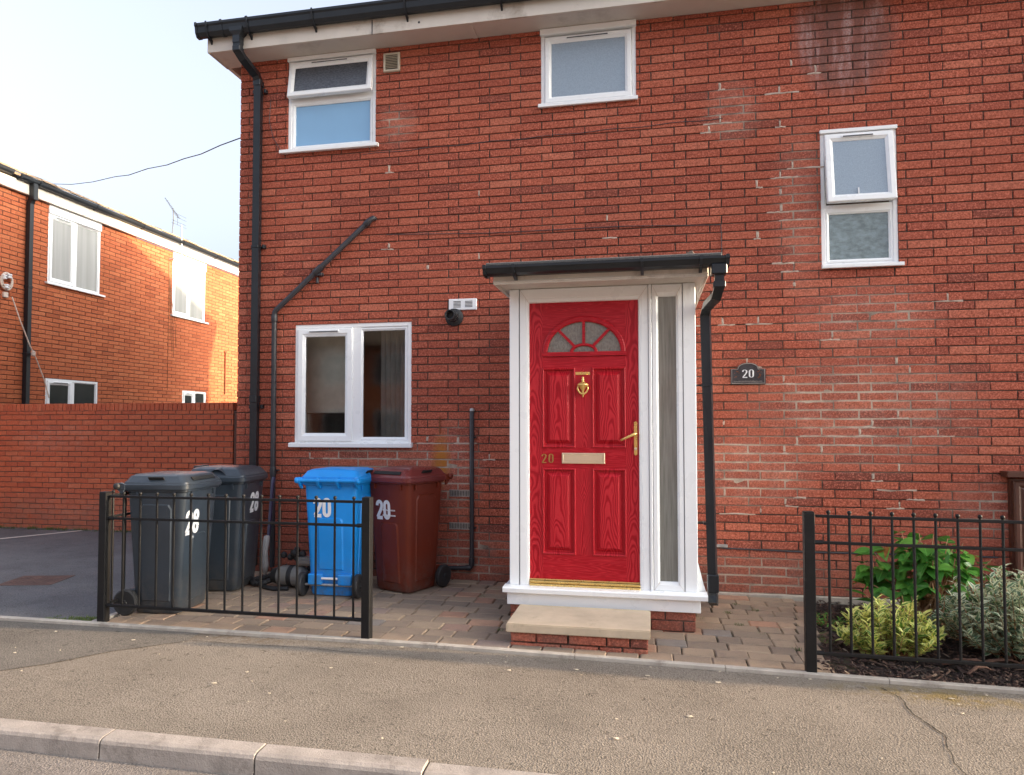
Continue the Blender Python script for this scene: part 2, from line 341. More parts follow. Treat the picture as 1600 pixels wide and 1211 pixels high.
# ------------------------------------------------------------------ mesh helpers
class MB:
    def __init__(s): s.v = []; s.f = []; s.uv = {}; s.T = None
    def add(s, vs, fs, uvs=None):
        o = len(s.v)
        if s.T is not None: vs = [s.T @ Vector(v) for v in vs]
        s.v += [tuple(v) for v in vs]
        for i, f in enumerate(fs):
            if uvs: s.uv[len(s.f)] = [uvs[j] for j in f]
            s.f.append([o+j for j in f])
        return s
    def box(s, x0, x1, y0, y1, z0, z1):
        return s.add([(x0, y0, z0), (x1, y0, z0), (x1, y1, z0), (x0, y1, z0), (x0, y0, z1), (x1, y0, z1), (x1, y1, z1), (x0, y1, z1)],
                     [(0, 3, 2, 1), (4, 5, 6, 7), (0, 1, 5, 4), (1, 2, 6, 5), (2, 3, 7, 6), (3, 0, 4, 7)])
    def loft(s, loops, close=True, cap0=False, cap1=False):     # loops: equal-length point lists
        n = len(loops[0]); vs = [p for l in loops for p in l]; fs = []
        for i in range(len(loops)-1):
            for j in range(n if close else n-1):
                a = i*n+j; b = i*n+(j+1) % n; fs.append((a, b, b+n, a+n))
        if cap0: fs.append(tuple(reversed(range(n))))
        if cap1: fs.append(tuple(range((len(loops)-1)*n, len(loops)*n)))
        return s.add(vs, fs)
    def ring(s, x0, x1, z0, z1, prof, fill=False):              # mitred rectangular moulding facing -y
        return s.loft([[(x0+i, y, z0+i), (x1-i, y, z0+i), (x1-i, y, z1-i), (x0+i, y, z1-i)] for i, y in prof], cap1=fill)
    def prism(s, poly, y0, y1):                                 # polygon in xz pushed along y
        n = len(poly)
        return s.add([(x, y0, z) for x, z in poly]+[(x, y1, z) for x, z in poly],
                     [tuple(range(n)), tuple(reversed(range(n, 2*n)))]+[(i, i+n, (i+1) % n+n, (i+1) % n) for i in range(n)])
    def extrude_x(s, poly, x0, x1):                             # polygon in yz pushed along x
        n = len(poly)
        return s.add([(x0, y, z) for y, z in poly]+[(x1, y, z) for y, z in poly],
                     [tuple(reversed(range(n))), tuple(range(n, 2*n))]+[(i, (i+1) % n, (i+1) % n+n, i+n) for i in range(n)])
    def tube(s, pts, r, n=10, rot=0., cap=True, flat=1.):
        pts = [Vector(p) for p in pts]; loops = []; up = None
        for i, p in enumerate(pts):
            t = ((pts[min(i+1, len(pts)-1)]-p).normalized()+(p-pts[max(i-1, 0)]).normalized())
            t = t.normalized() if t.length > 1e-6 else Vector((0, 0, 1))
            if up is None:
                up = Vector((0, 1, 0)) if abs(t.y) < .9 else Vector((0, 0, 1))
            a = t.cross(up).normalized(); up = a.cross(t).normalized()
            rr = r[i] if isinstance(r, (list, tuple)) else r
            if 0 < i < len(pts)-1:
                c = (pts[i+1]-p).normalized().dot((p-pts[i-1]).normalized()); k = 1/max(.6, math.sqrt((1+c)/2))
            else: k = 1
            loops.append([p+(a*math.cos(rot+2*PI*j/n)*k+up*math.sin(rot+2*PI*j/n)*flat)*rr for j in range(n)])
        return s.loft(loops, cap0=cap, cap1=cap)
    def sq(s, pts, w): return s.tube(pts, w*.7071, 4, PI/4)
    def lathe(s, c, prof, n=16, axis='z'):                      # prof: (radius, height)
        loops = []
        for r, h in prof:
            l = []
            for j in range(n):
                a = 2*PI*j/n; q = (r*math.cos(a), r*math.sin(a))
                l.append({'z': (c[0]+q[0], c[1]+q[1], c[2]+h), 'y': (c[0]+q[0], c[1]+h, c[2]-q[1]), 'x': (c[0]+h, c[1]+q[0], c[2]+q[1])}[axis])
            loops.append(l)
        return s.loft(loops, cap0=True, cap1=True)
    def stroke(s, path, w, y0, y1):                             # flat brush stroke in xz; w number or list
        n = len(path); L = []; R = []
        for i in range(n):
            a = Vector(path[max(i-1, 0)]); b = Vector(path[min(i+1, n-1)])
            if (path[0] == path[-1]) and i in (0, n-1): a = Vector(path[-2]); b = Vector(path[1])
            d = (b-a).normalized(); nn = Vector((-d.y, d.x)); ww = (w[i] if isinstance(w, list) else w)/2
            p = Vector(path[i]); L.append(p+nn*ww); R.append(p-nn*ww)
        vs = [(p.x, y0, p.y) for p in L]+[(p.x, y0, p.y) for p in R]+[(p.x, y1, p.y) for p in L]+[(p.x, y1, p.y) for p in R]
        fs = []
        for i in range(n-1):
            fs += [(i, i+1, n+i+1, n+i), (2*n+i, 3*n+i, 3*n+i+1, 2*n+i+1), (i, 2*n+i, 2*n+i+1, i+1), (n+i, n+i+1, 3*n+i+1, 3*n+i)]
        return s.add(vs, fs)
    def mesh(s, name, mats, smooth=False, bevel=0., seg=1):
        me = bpy.data.meshes.new(name); me.from_pydata(s.v, [], s.f)
        if s.uv:
            ul = me.uv_layers.new(name='UVMap')
            for i, u in s.uv.items():
                pl = me.polygons[i]
                for j, li in enumerate(pl.loop_indices): ul.data[li].uv = u[j]
        bm = bmesh.new(); bm.from_mesh(me); bmesh.ops.recalc_face_normals(bm, faces=bm.faces)
        if bevel:
            es = [e for e in bm.edges if len(e.link_faces) == 2 and e.calc_face_angle(0) > .5]
            bmesh.ops.bevel(bm, geom=es, offset=bevel, segments=seg, affect='EDGES', clamp_overlap=True)
        bm.to_mesh(me); bm.free()
        for m in (mats if isinstance(mats, list) else [mats]): me.materials.append(m)
        if smooth:
            for p in me.polygons: p.use_smooth = True
            if smooth != 'all':
                try: me.set_sharp_from_angle(angle=math.radians(smooth if smooth > 1 else 40))
                except Exception: pass
        return me
    def build(s, name, mats, parent=None, smooth=False, bevel=0., seg=1, label=None):
        o = bpy.data.objects.new(name, s.mesh(name, mats, smooth, bevel, seg)); COL.objects.link(o)
        if parent is not None: o.parent = parent
        if label: o['label'] = label
        return o
def B(x0, x1, y0, y1, z0, z1): return MB().box(x0, x1, y0, y1, z0, z1)
def tag(o, label, cat, group=None):
    o['label'] = label; o['category'] = cat
    if group: o['group'] = group
    return o
def thing(name, label, cat, loc=(0, 0, 0), rz=0., group=None):
    o = bpy.data.objects.new(name, None); COL.objects.link(o); o.location = loc; o.rotation_euler = (0, 0, rz); o.empty_display_size = .1
    return tag(o, label, cat, group)
def kind(o, k): o['kind'] = k; return o
def stuff(o): return kind(o, 'stuff')
def struct(o): return kind(o, 'structure')

# digits as brush strokes in a unit box (width ~.5, height 1)
def ell(cx, cz, rx, rz, a0, a1, n=16): return [(cx+rx*math.cos(math.radians(a0+(a1-a0)*i/n)), cz+rz*math.sin(math.radians(a0+(a1-a0)*i/n))) for i in range(n+1)]
DIG = {'2': [ell(.25, .72, .165, .17, 190, -20, 10)+[(.395, .60), (.30, .42), (.16, .22), (.095, .11)], [(.06, .095), (.46, .095)]],
       '0': [ell(.25, .72, .155, .175, 0, 180, 9)+[(.095, .28)]+ell(.25, .28, .155, .175, 180, 360, 9)+[(.405, .72)]],
       '8': [ell(.25, .74, .14, .155, 0, 360, 16), ell(.25, .29, .155, .185, 0, 360, 16)]}
def digits(txt, x, z, h, w, y0, y1, bold=.17, gap=.54, mb=None, serif=False):
    mb = mb or MB()
    for i, ch in enumerate(txt):
        for st in DIG[ch]:
            pts = [(x+(q[0]+gap*i)*w, z+q[1]*h) for q in st]
            if serif:
                n = len(pts); ww = []
                for j in range(n):
                    a = Vector(pts[max(j-1, 0)]); b = Vector(pts[min(j+1, n-1)]); d = (b-a).normalized()
                    ww.append(h*bold*(.35+.9*abs(d.y)**1.5) if not (ch == '2' and len(st) == 2) else h*bold*.8)
            else: ww = bold*h
            mb.stroke(pts, ww, y0, y1)
    return mb

# ------------------------------------------------------------------ bricks
def brick_variants(name, L, H, D, n, m, ch=.0035, jag=.0022):
    out = []
    for _ in range(n):
        j = lambda a=jag: random.uniform(-a, a)
        f = [(-L/2+ch+j(), j(.0012), -H/2+ch+j()), (L/2-ch+j(), j(.0012), -H/2+ch+j()), (L/2-ch+j(), j(.0012), H/2-ch+j()), (-L/2+ch+j(), j(.0012), H/2-ch+j())]
        e = [(-L/2+j(), ch, -H/2+j(.0015)), (L/2+j(), ch, -H/2+j(.0015)), (L/2+j(), ch, H/2+j(.0015)), (-L/2+j(), ch, H/2+j(.0015))]
        b = [(x, D, z) for x, _y, z in e]
        out.append(MB().loft([b, e, f], cap1=True).mesh(name, m))
    return out
def raw_brick(mb, x0, x1, z0, z1, D, y=0., ch=.0035, jag=.0018):
    j = lambda a=jag: random.uniform(-a, a)
    if x1-x0 < .012 or z1-z0 < .012: return
    f = [(x0+ch+j(), y+j(.001), z0+ch+j()), (x1-ch+j(), y+j(.001), z0+ch+j()), (x1-ch+j(), y+j(.001), z1-ch+j()), (x0+ch+j(), y+j(.001), z1-ch+j())]
    e = [(x0+j(), y+ch, z0), (x1+j(), y+ch, z0), (x1+j(), y+ch, z1), (x0+j(), y+ch, z1)]
    mb.loft([[(a, y+D, c) for a, _b, c in e], e, f], cap1=True)
def rect_minus(r, holes):
    """brick rectangle cut round the openings"""
    out = [r]
    for h in holes:
        nxt = []
        for (x0, x1, z0, z1) in out:
            if x1 <= h[0] or x0 >= h[1] or z1 <= h[2] or z0 >= h[3]: nxt.append((x0, x1, z0, z1)); continue
            if x0 < h[0]: nxt.append((x0, h[0], z0, z1))
            if x1 > h[1]: nxt.append((h[1], x1, z0, z1))
            a, b = max(x0, h[0]), min(x1, h[1])
            if z0 < h[2]: nxt.append((a, b, z0, h[2]))
            if z1 > h[3]: nxt.append((a, b, h[3], z1))
        out = nxt
    return out
def brick_wall(root, wall, x0, x1, z0, z1, holes, L, H, joint, shift, m, D=.03, limit=300, hidden=(), first=None, jz=.0012):
    """courses of bricks: the 300 that show largest are children of the wall, the rest one joined mesh"""
    full = []; rest = MB(); mw = root.matrix_basis if root else Matrix()
    P, Hc = L+joint, H+joint
    row = 0; z = z0
    while z < z1-.02:
        zt = min(z+H, z1)
        x = x0; ln = (first[row % 2] if first else (L if row % 2 == 0 else shift))
        while x < x1-.02:
            xe = min(x+ln, x1)
            pcs = rect_minus((x, xe, z, zt), holes)
            if len(pcs) == 1 and abs(pcs[0][1]-pcs[0][0]-L) < .002 and abs(pcs[0][3]-pcs[0][2]-H) < .002: full.append((x, z))
            else:
                for a, b, c, d in pcs: raw_brick(rest, a, b, c, d, D, random.uniform(-.0018, .0015))
            x = xe+joint; ln = L
        z += Hc; row += 1
    sc = []
    for x, z in full:
        p = px(mw @ Vector((x+L/2, 0, z+H/2)))
        vis = 5 < p[0] < 1595 and 5 < p[1] < 1206 and not any(a < p[0] < b and c < p[1] < d for a, b, c, d in hidden)
        q = px(mw @ Vector((x, 0, z+H/2))); r = px(mw @ Vector((x+L, 0, z+H/2)))
        sc.append(((abs(r[0]-q[0])*1100*H/p[2]) if vis else 0, x, z))
    sc.sort(reverse=True)
    vs = brick_variants('brick', L, H, D, 8, m)
    for i, (s, x, z) in enumerate(sc):
        if i < limit and s > 0:
            o = bpy.data.objects.new('brick', vs[i % 8]); COL.objects.link(o); o.parent = wall
            o.location = (x+L/2+random.uniform(-.0015, .0015), random.uniform(-.0022, .0016), z+H/2+random.uniform(-jz, jz)); o.rotation_euler = (0, random.uniform(-.004, .004), 0)
        else: raw_brick(rest, x+random.uniform(-.001, .001), x+L, z+random.uniform(-jz, jz), z+H, D, random.uniform(-.0022, .0016))
    o = rest.build('brick', m, wall); stuff(o)
def backing(x0, x1, z0, z1, holes, y, depth, yf=None):
    """mortar face with reveals round the openings"""
    mb = MB(); xs = sorted({x0, x1, *[h[0] for h in holes], *[h[1] for h in holes]}); zs = sorted({z0, z1, *[h[2] for h in holes], *[h[3] for h in holes]})
    xs = [x for x in xs if x0 <= x <= x1]; zs = [z for z in zs if z0 <= z <= z1]
    for a, b in zip(xs, xs[1:]):
        for c, d in zip(zs, zs[1:]):
            mx, mz = (a+b)/2, (c+d)/2
            if any(h[0] < mx < h[1] and h[2] < mz < h[3] for h in holes): continue
            if yf is None: mb.add([(a, y, c), (b, y, c), (b, y, d), (a, y, d)], [(0, 1, 2, 3)]); continue
            nx, nz = max(1, int((b-a)/.12)), max(1, int((d-c)/.075))
            vs = [(a+(b-a)*i/nx, yf(a+(b-a)*i/nx, c+(d-c)*j/nz), c+(d-c)*j/nz) for j in range(nz+1) for i in range(nx+1)]
            mb.add(vs, [(j*(nx+1)+i, j*(nx+1)+i+1, (j+1)*(nx+1)+i+1, (j+1)*(nx+1)+i) for j in range(nz) for i in range(nx)])
    for h in holes:
        mb.loft([[(h[0], y, h[2]), (h[1], y, h[2]), (h[1], y, h[3]), (h[0], y, h[3])], [(h[0], y+depth, h[2]), (h[1], y+depth, h[2]), (h[1], y+depth, h[3]), (h[0], y+depth, h[3])]])
    return mb

# ------------------------------------------------------------------ windows
FR = lambda y, w=.055: [(0, y+.07), (0, y+.002), (.003, y), (w*.68, y), (w*.78, y+.008), (w*.95, y+.016), (w, y+.022), (w, y+.05)]
def sash_mesh(x0, x1, z0, z1, w=.062, t=.045):                  # opening sash, front at y=0
    return MB().ring(x0, x1, z0, z1, [(0, t), (.0, .006), (.004, .001), (.012, 0), (w*.62, 0), (w*.72, .006), (w*.94, .014), (w, .02), (w, t)])
def pane(parent, x0, x1, z0, z1, y, m, T=None):
    mb = MB(); mb.T = T; mb.box(x0, x1, y, y+.006, z0, z1)
    return mb.build('pane', m, parent)
def vent_bar(parent, x0, x1, z, y, T=None):
    mb = MB(); mb.T = T; mb.box(x0, x1, y-.010, y, z-.011, z+.011); v = mb.build('trickle_vent', M['upvc'], parent, bevel=.003)
    mb = MB(); mb.T = T; mb.box(x0+.012, x1-.012, y-.0135, y-.0095, z-.007, z+.002); mb.build('vent_slot', M['cable'], parent)
    return v
def sill(parent, x0, x1, z, y=0., d=.055, t=.035):
    return MB().extrude_x([(y+.06, z+.012), (y-d+.006, z), (y-d, z-.006), (y-d, z-t+.004), (y-d+.004, z-t), (y-d+.016, z-t), (y-d+.018, z-t+.008), (y+.06, z-t+.008)], x0, x1).build('sill', M['upvc'], parent)

# ================================================================== SETTING
def gz(x, y):                                                   # the ground dips a little to the right
    return -.015*(max(x, -1.5)+1.5) if x < 6 else -.1125
def sheet(name, poly_x, y_edges, z, m, nx=40):
    """strip of ground between two lines y=y0(x), y=y1(x)"""
    mb = MB(); x0, x1 = poly_x
    xs = [x0+(x1-x0)*i/nx for i in range(nx+1)]
    ny = 6
    for i in range(nx):
        for j in range(ny):
            q = []
            for a, t in ((xs[i], j/ny), (xs[i+1], j/ny), (xs[i+1], (j+1)/ny), (xs[i], (j+1)/ny)):
                ya, yb = y_edges[0](a), y_edges[1](a); y = ya+(yb-ya)*t
                q.append((a, y, gz(a, y)+(z(a, t) if callable(z) else z)))
            mb.add(q, [(0, 1, 2, 3)])
    return struct(mb.build(name, m))
struct(MB().add([(-150, -150, -.30), (150, -150, -.30), (150, 150, -.30), (-150, 150, -.30)], [(0, 1, 2, 3)]).build('ground', M['drive']))
EDGE_F = lambda x: -1.945; EDGE_B = lambda x: -1.895
KERB_B = lambda x: -3.39; KERB_F = lambda x: -3.50
pv = sheet('pavement', (-30, 30), (lambda x: -3.392, lambda x: -1.944), lambda x, t: -.032+.017*t, M['pavement'], 60)
# darker tarmac crossover on the left, laid against a ragged seam
mb = MB()
seam = [(-3.10, -1.95), (-3.07, -2.12), (-3.42, -2.40), (-3.62, -2.66), (-3.95, -2.95), (-4.35, -3.20), (-4.7, -3.385)]
for (a, b), (c, d) in zip(seam, seam[1:]):
    for s0, s1 in ((0, 1),):
        mb.add([(a, b, -.0115+.017*(-1.95-b)*-.7), (c, d, -.0115+.017*(-1.95-d)*-.7), (-12, d, -.0115+.017*(-1.95-d)*-.7), (-12, b, -.0115+.017*(-1.95-b)*-.7)], [(0, 1, 2, 3)])
struct(mb.build('crossover', M['crossover']))
# crack and old seam in the footway: thin tarry grooves
def crack(pts, w):
    mb = MB(); sub = []
    for (a, b), (c, d) in zip(pts, pts[1:]):
        for i in range(8): sub.append((a+(c-a)*i/8+random.uniform(-.006, .006), b+(d-b)*i/8+random.uniform(-.004, .004)))
    sub.append(pts[-1]); ww = [random.uniform(.4, 1.3)*w for _ in sub]
    for i in range(len(sub)-1):
        (a, b), (c, d) = sub[i], sub[i+1]; q = Vector((c-a, d-b)).normalized(); nn = (-q.y, q.x)
        f = lambda x, y, k, s: (x+nn[0]*k*s, y+nn[1]*k*s, gz(x, y)-.032+.017*((y+3.392)/1.448)+.0035)
        mb.add([f(a, b, ww[i], 1), f(a, b, ww[i], -1), f(c, d, ww[i+1], -1), f(c, d, ww[i+1], 1)], [(0, 1, 2, 3)])
    return mb
M['tar'] = mat('tar_seam', (.02, .018, .016), .9)
struct(crack([(1.27, -2.02), (1.33, -2.15), (1.32, -2.35), (1.38, -2.6), (1.31, -2.9), (1.33, -3.1), (1.27, -3.37)], .0042).build('pavement_crack', M['tar']))
struct(crack([(-3.05, -2.10), (-2.7, -2.115), (-2.3, -2.10), (-1.9, -2.13), (-1.5, -2.12)], .0022).build('pavement_seam', M['tar']))
struct(crack([(-3.07, -2.12), (-3.42, -2.40), (-3.62, -2.66), (-3.95, -2.95), (-4.35, -3.20)], .003).build('pavement_seam', M['tar']))
struct(sheet('road', (-60, 60), (lambda x: -9.5, lambda x: -3.44), -.116, M['road'], 40))
sheet('far_pavement', (-60, 60), (lambda x: -11.5, lambda x: -9.5), -.06, M['pavement'], 30)
sheet('driveway', (-40, -3.975), (lambda x: -1.9, lambda x: 14.), -.012, M['drive'], 24)
struct(B(-12, -7.0, .0, .0, 0, 0).add([(-7.62, 1.98, -.006), (-7.70, 1.98, -.006), (-8.72, .30, -.006), (-8.60, .30, -.006)], [(0, 1, 2, 3)]).build('painted_line', M['paint']))
# kerb stones
kerb = struct(bpy.data.objects.new('kerb', None)); COL.objects.link(kerb)
kx = [-6.1, -5.2, -4.3, -3.42, -2.54, -1.745, -.965, -.06, .85, 1.75, 2.65]
for a, b in zip(kx, kx[1:]):
    z = gz((a+b)/2, 0)
    mb = MB().extrude_x([(-3.388, -.3), (-3.388, -.027+z), (-3.392, -.024+z), (-3.468, -.028+z), (-3.486, -.036+z), (-3.494, -.05+z), (-3.508, -.30)], a+.004, b-.004)
    mb.build('kerb_stone', M['concrete'], kerb, bevel=.0015)
struct(B(-60, -6.1, -3.50, -3.39, -.3, -.026).build('far_kerb', M['concrete'])); struct(B(2.655, 60, -3.50, -3.39, -.3, -.09).build('far_kerb', M['concrete']))
# concrete edging between footway and forecourt, in lengths
edging = struct(bpy.data.objects.new('edging', None)); COL.objects.link(edging)
ex = [-10.5, -9.6, -8.7, -7.8, -6.88, -5.96, -5.05, -4.13, -3.22, -2.30, -1.39, -.48, .43, 1.34, 2.25, 3.16, 4.1]
for a, b in zip(ex, ex[1:]):
    z0, z1 = gz(a, 0), gz(b, 0); mb = MB()
    A_ = [(-1.944, -.2), (-1.944, .004), (-1.938, .008), (-1.900, .008), (-1.896, .004), (-1.896, -.2)]
    mb.loft([[(a+.002, y, z+z0) for y, z in A_], [(b-.002, y, z+z1) for y, z in A_]], cap0=True, cap1=True)
    mb.build('edging_strip', M['edging'], edging)
for a, b in ((-1.885, -1.0), (-.99, -.08)):
    B(-4.035, -3.985, a, b, -.2, .008).build('edging_strip', M['edging'], edging, bevel=.004)

# forecourt of paving blocks
fc = struct(MB().add([(-3.984, -1.894, -.016), (-1.5, -1.894, -.016), (-1.5, .02, -.016), (-3.984, .02, -.016)], [(0, 1, 2, 3)])
            .add([(-1.5, -1.894, -.016), (1.24, -1.894, -.057), (1.24, .02, -.057), (-1.5, .02, -.016)], [(0, 1, 2, 3)]).build('forecourt', M['joint']))
def paver_mesh(L, D):
    j = lambda a=.003: random.uniform(-a, a)
    t = [(-L/2+.007+j(), -D/2+.007+j(), 0), (L/2-.007+j(), -D/2+.007+j(), 0), (L/2-.007+j(), D/2-.007+j(), 0), (-L/2+.007+j(), D/2-.007+j(), 0)]
    e = [(-L/2+j(), -D/2+j(), -.007), (L/2+j(), -D/2+j(), -.007), (L/2+j(), D/2+j(), -.007), (-L/2+j(), D/2+j(), -.007)]
    return MB().loft([[(x, y, -.05) for x, y, _ in e], e, t], cap1=True).mesh('paving_block', M['paver'])
PLN = [.15, .20, .20, .235, .26]; PV = {(l, r): paver_mesh(l, .148) for l in PLN for r in range(3)}
plist = []
for r in range(12):
    y = -1.885+.156*r+.074; x = -3.978+random.uniform(0, .05); end = (.918 if y < -1.5 else .918+(y+1.5)*.18)
    while x < end:
        L = random.choice(PLN)
        if x+L > end-.05: L = -(end-x)
        plist.append((x+abs(L)/2, y, L)); x += abs(L)+.007
inside = lambda x, y: (-.9 < x < .2 and y > -1.15) or (-.80 < x < -.16 and y > -1.68)
plist = [p for p in plist if not inside(p[0], p[1])]
plist += [(1.0+(y+1.5)*.18*(y > -1.5)-.005, y, .0) for y in [-1.78+.2*i for i in range(9)]]
SOLD = [paver_mesh(.148, .19) for _ in range(3)]
plist.sort(key=lambda p: (p[1]))
rest = MB()
for i, (x, y, L) in enumerate(plist):
    me = random.choice(SOLD) if not L else PV[(L, random.randrange(3))] if L > 0 else paver_mesh(max(.05, -L), .148)
    z = gz(x, y)+random.uniform(-.003, .002)
    if i < 300:
        o = bpy.data.objects.new('paving_block', me); COL.objects.link(o); o.parent = fc; o.location = (x+random.uniform(-.003, .003), y+random.uniform(-.003, .003), z); o.rotation_euler = (random.uniform(-.008, .008), random.uniform(-.008, .008), random.uniform(-.014, .014))
    else:
        rest.T = Matrix.Translation((x, y, z)); rest.add([v.co[:] for v in me.vertices], [list(p.vertices) for p in me.polygons])
if rest.f: stuff(rest.build('paving_block', M['paver'], fc))
# planting bed
sheet('planting_bed', (1.06, 5.0), (lambda x: -1.894, lambda x: .01), lambda x, t: -.03+.02*math.sin(x*5)*math.sin(t*7)-.0, M['soil'], 30)
mb = MB()
for i in range(5200):
    y = -1.88+1.86*random.random()**1.5; x = 1.0+random.random()*2.6
    if x < 1.07+max(0, y+1.5)*.18 and not (x > .96 and y < -1.45): continue
    l, w, h = random.uniform(.008, .035), random.uniform(.004, .012), random.uniform(.003, .008)
    T = Matrix.Translation((x, y, gz(x, y)-.018+random.uniform(0, .022))) @ Euler((random.uniform(-.5, .5), random.uniform(-.6, .6), random.uniform(0, 6.3))).to_matrix().to_4x4()
    mb.T = T; mb.add([(-l, -w, 0), (l, -w*.6, 0), (l*.9, w*.7, 0), (-l*.8, w, 0), (-l*.6, 0, h), (l*.6, 0, h)], [(0, 1, 5, 4), (1, 2, 5), (2, 3, 4, 5), (3, 0, 4)])
stuff(mb.build('bark_mulch', M['chip']))
mb = MB()
for i in range(16):
    x, y, a = random.uniform(1.7, 2.6), random.uniform(-1.75, -1.3), random.uniform(-.5, .5); L = random.uniform(.1, .28)
    pts = [(x+L*t*math.cos(a)+.01*math.sin(9*t), y+L*t*math.sin(a), gz(x, y)+.0+.03*math.sin(3.1*t)+random.uniform(0, .01)) for t in (0, .25, .5, .75, 1)]
    mb.tube(pts, [.008, .011, .009, .008, .003], 6)
stuff(mb.build('surface_roots', M['wood_chip'], None, smooth=True))
# moss and grass tufts along the joints and edges
mb = MB()
def tuft(x, y, z, n, h, sp):
    for _ in range(n):
        a = random.uniform(0, 6.28); r = sp*math.sqrt(random.random()); bx, by = x+r*math.cos(a), y+r*math.sin(a); hh = h*random.uniform(.4, 1); b = random.uniform(0, 6.28); ln = hh*random.uniform(.2, .9); w = .0025
        mb.add([(bx-w*math.sin(b), by+w*math.cos(b), z), (bx+w*math.sin(b), by-w*math.cos(b), z), (bx+ln*math.cos(b), by+ln*math.sin(b), z+hh)], [(0, 1, 2)], [(.2, 0), (.8, 0), (.5, 1)])
for i in range(70): tuft(-4.08-random.random()**2*.35, -1.88+random.random()**2*.12, -.012, 16, .022, .03)
for i in range(90): tuft(-9.3+random.random()*3.8, 2.04-random.random()**2*.10, -.012, 14, .05, .05)
for x, y in [(.62, -.95), (.75, -1.15), (.58, -.62), (.30, -.75), (.36, -.85), (.93, -1.45), (.8, -.5), (.68, -.35), (-1.4, -.6), (-1.05, -1.5), (.5, -.3)]: tuft(x, y, gz(x, y)-.006, 34, .022, .035)
stuff(mb.build('grass_tufts', M['grass']))
mb = MB()
for i in range(60):
    x, y = random.uniform(-4.5, 2.2), -1.98-random.random()**1.6*1.35; s = random.choice((.006, .008, .010, .014, .02)); z = gz(x, y)-.032+.017*((y+3.392)/1.448)+.0045; a = random.uniform(0, 6.28)
    n = 6; mb.add([(x+s*random.uniform(.5, 1.1)*math.cos(a+6.28*j/n), y+s*.7*random.uniform(.5, 1.1)*math.sin(a+6.28*j/n), z+random.uniform(0, .003)) for j in range(n)]+[(x, y, z+.004)], [(j, (j+1) % n, n) for j in range(n)])
M['litter'] = mat('pale_litter', (.55, .48, .36), .8, var=.3, vs=2)
stuff(mb.build('leaf_litter', M['litter']))

# ================================================================== NUMBER 20: THE HOUSE
H1 = (-3.555, -2.620, 4.165, 5.128)    # upper left window
H2 = (-.985, -.108, 4.400, 5.128)      # upper middle window
H3 = (1.452, 2.062, 2.782, 3.972)      # stair window on the right
HK = (-3.452, -2.243, 1.245, 2.428)    # kitchen window
HOLES = [H1, H2, H3, HK]
house = thing('brick_house', 'red brick house filling the photo with white windows and black gutter', 'house', (0, 0, 0))
XL, XR, ZS = -4.08, 30.0, 5.128
def joint_y(x, z):                                              # raked joints, filled nearly flush where the wall was repointed
    f = max(max(0, 1-math.hypot((x-c[0])/r[0], (z-c[2])/r[2]))*g for c, r, g in PATCH)
    return .0125-.0098*min(1, f*2.2)-.0015*random.random()
wall = backing(XL+.006, 4.4, -.3, ZS, HOLES, .0125, .16, joint_y)
wall.add([(4.4, .0, -.3), (XR, .0, -.3), (XR, .0, ZS), (4.4, .0, ZS)], [(0, 1, 2, 3)])
wall.add([(XL+.006, .009, -.3), (XL+.006, 9.1, -.3), (XL+.006, 9.1, ZS), (XL+.006, 4.55, 6.95), (XL+.006, .009, ZS)], [(0, 1, 2, 3, 4)])
wall.add([(XL+.006, 9.1, -.3), (XR, 9.1, -.3), (XR, 9.1, ZS), (XL+.006, 9.1, ZS)], [(0, 1, 2, 3)])
wall.add([(XR, .0, -.3), (XR, 9.1, -.3), (XR, 9.1, ZS), (XR, 4.55, 6.95), (XR, .0, ZS)], [(0, 1, 2, 3, 4)])
wallo = wall.build('wall', M['mortar'], house)
brick_wall(house, wallo, XL, 4.4, -.008, ZS, HOLES, .290, .0645, .0105, .10, M['brick'], first=(.0925, .1925), hidden=[(795, 1110, 430, 1000), (750, 1140, 400, 440), (1265, 1600, 845, 1050), (330, 700, 740, 900)])
mb = MB()                                                       # returns of the corner bricks down the gable end
z = -.008; row = 0
while z < ZS-.03:
    L = .19 if row % 2 == 0 else .09
    T = Matrix.Translation((XL, 0, 0)) @ Matrix.Rotation(-PI/2, 4, 'Z') @ Matrix.Scale(-1, 4, (1, 0, 0)); mb.T = T
    x = .0
    while x < 1.5: raw_brick(mb, x, x+L, z, z+.0645, .03, random.uniform(-.002, .002)); x += L+.0105; L = .29
    z += .075; row += 1
stuff(mb.build('corner_brick', M['brick'], wallo))
B(.32, 4.0, -.035, .004, -.35, -.012).build('footing', M['edging'], house, bevel=.006)

# smears of repointing mortar over the joints
M['smear'] = mat('pale_mortar', (.46, .37, .30), .95, var=.25, vs=30, bump=.5, bs=120, coords='pos')
mb = MB(); rs_ = random.Random(21)
zones = [((1.18, 1.40), (2.6, 4.1), 18), ((.45, 2.6), (.7, 2.5), 42), ((.6, 1.0), (3.9, 4.7), 10), ((-2.2, -1.6), (.7, 1.5), 10), ((-2.5, 0), (2.6, 4.2), 10), ((-3.2, -1.2), (1.08, 1.2), 8), ((1.2, 1.5), (4.2, 5.0), 6)]
def smear(x0, x1, z0, z1):
    n = 7; pts = []
    for i in range(n): pts.append((x0+(x1-x0)*i/(n-1), z0+rs_.uniform(-.004, .005)))
    for i in range(n): pts.append((x1+(x0-x1)*i/(n-1), z1+rs_.uniform(-.005, .006)))
    pts = [(x+rs_.uniform(-.004, .004), z) for x, z in pts]; cx, cz = sum(p[0] for p in pts)/len(pts), sum(p[1] for p in pts)/len(pts)
    mb.add([(x, .0005, z) for x, z in pts]+[(cx, -.0045, cz)], [(i, (i+1) % (2*n), 2*n) for i in range(2*n)])
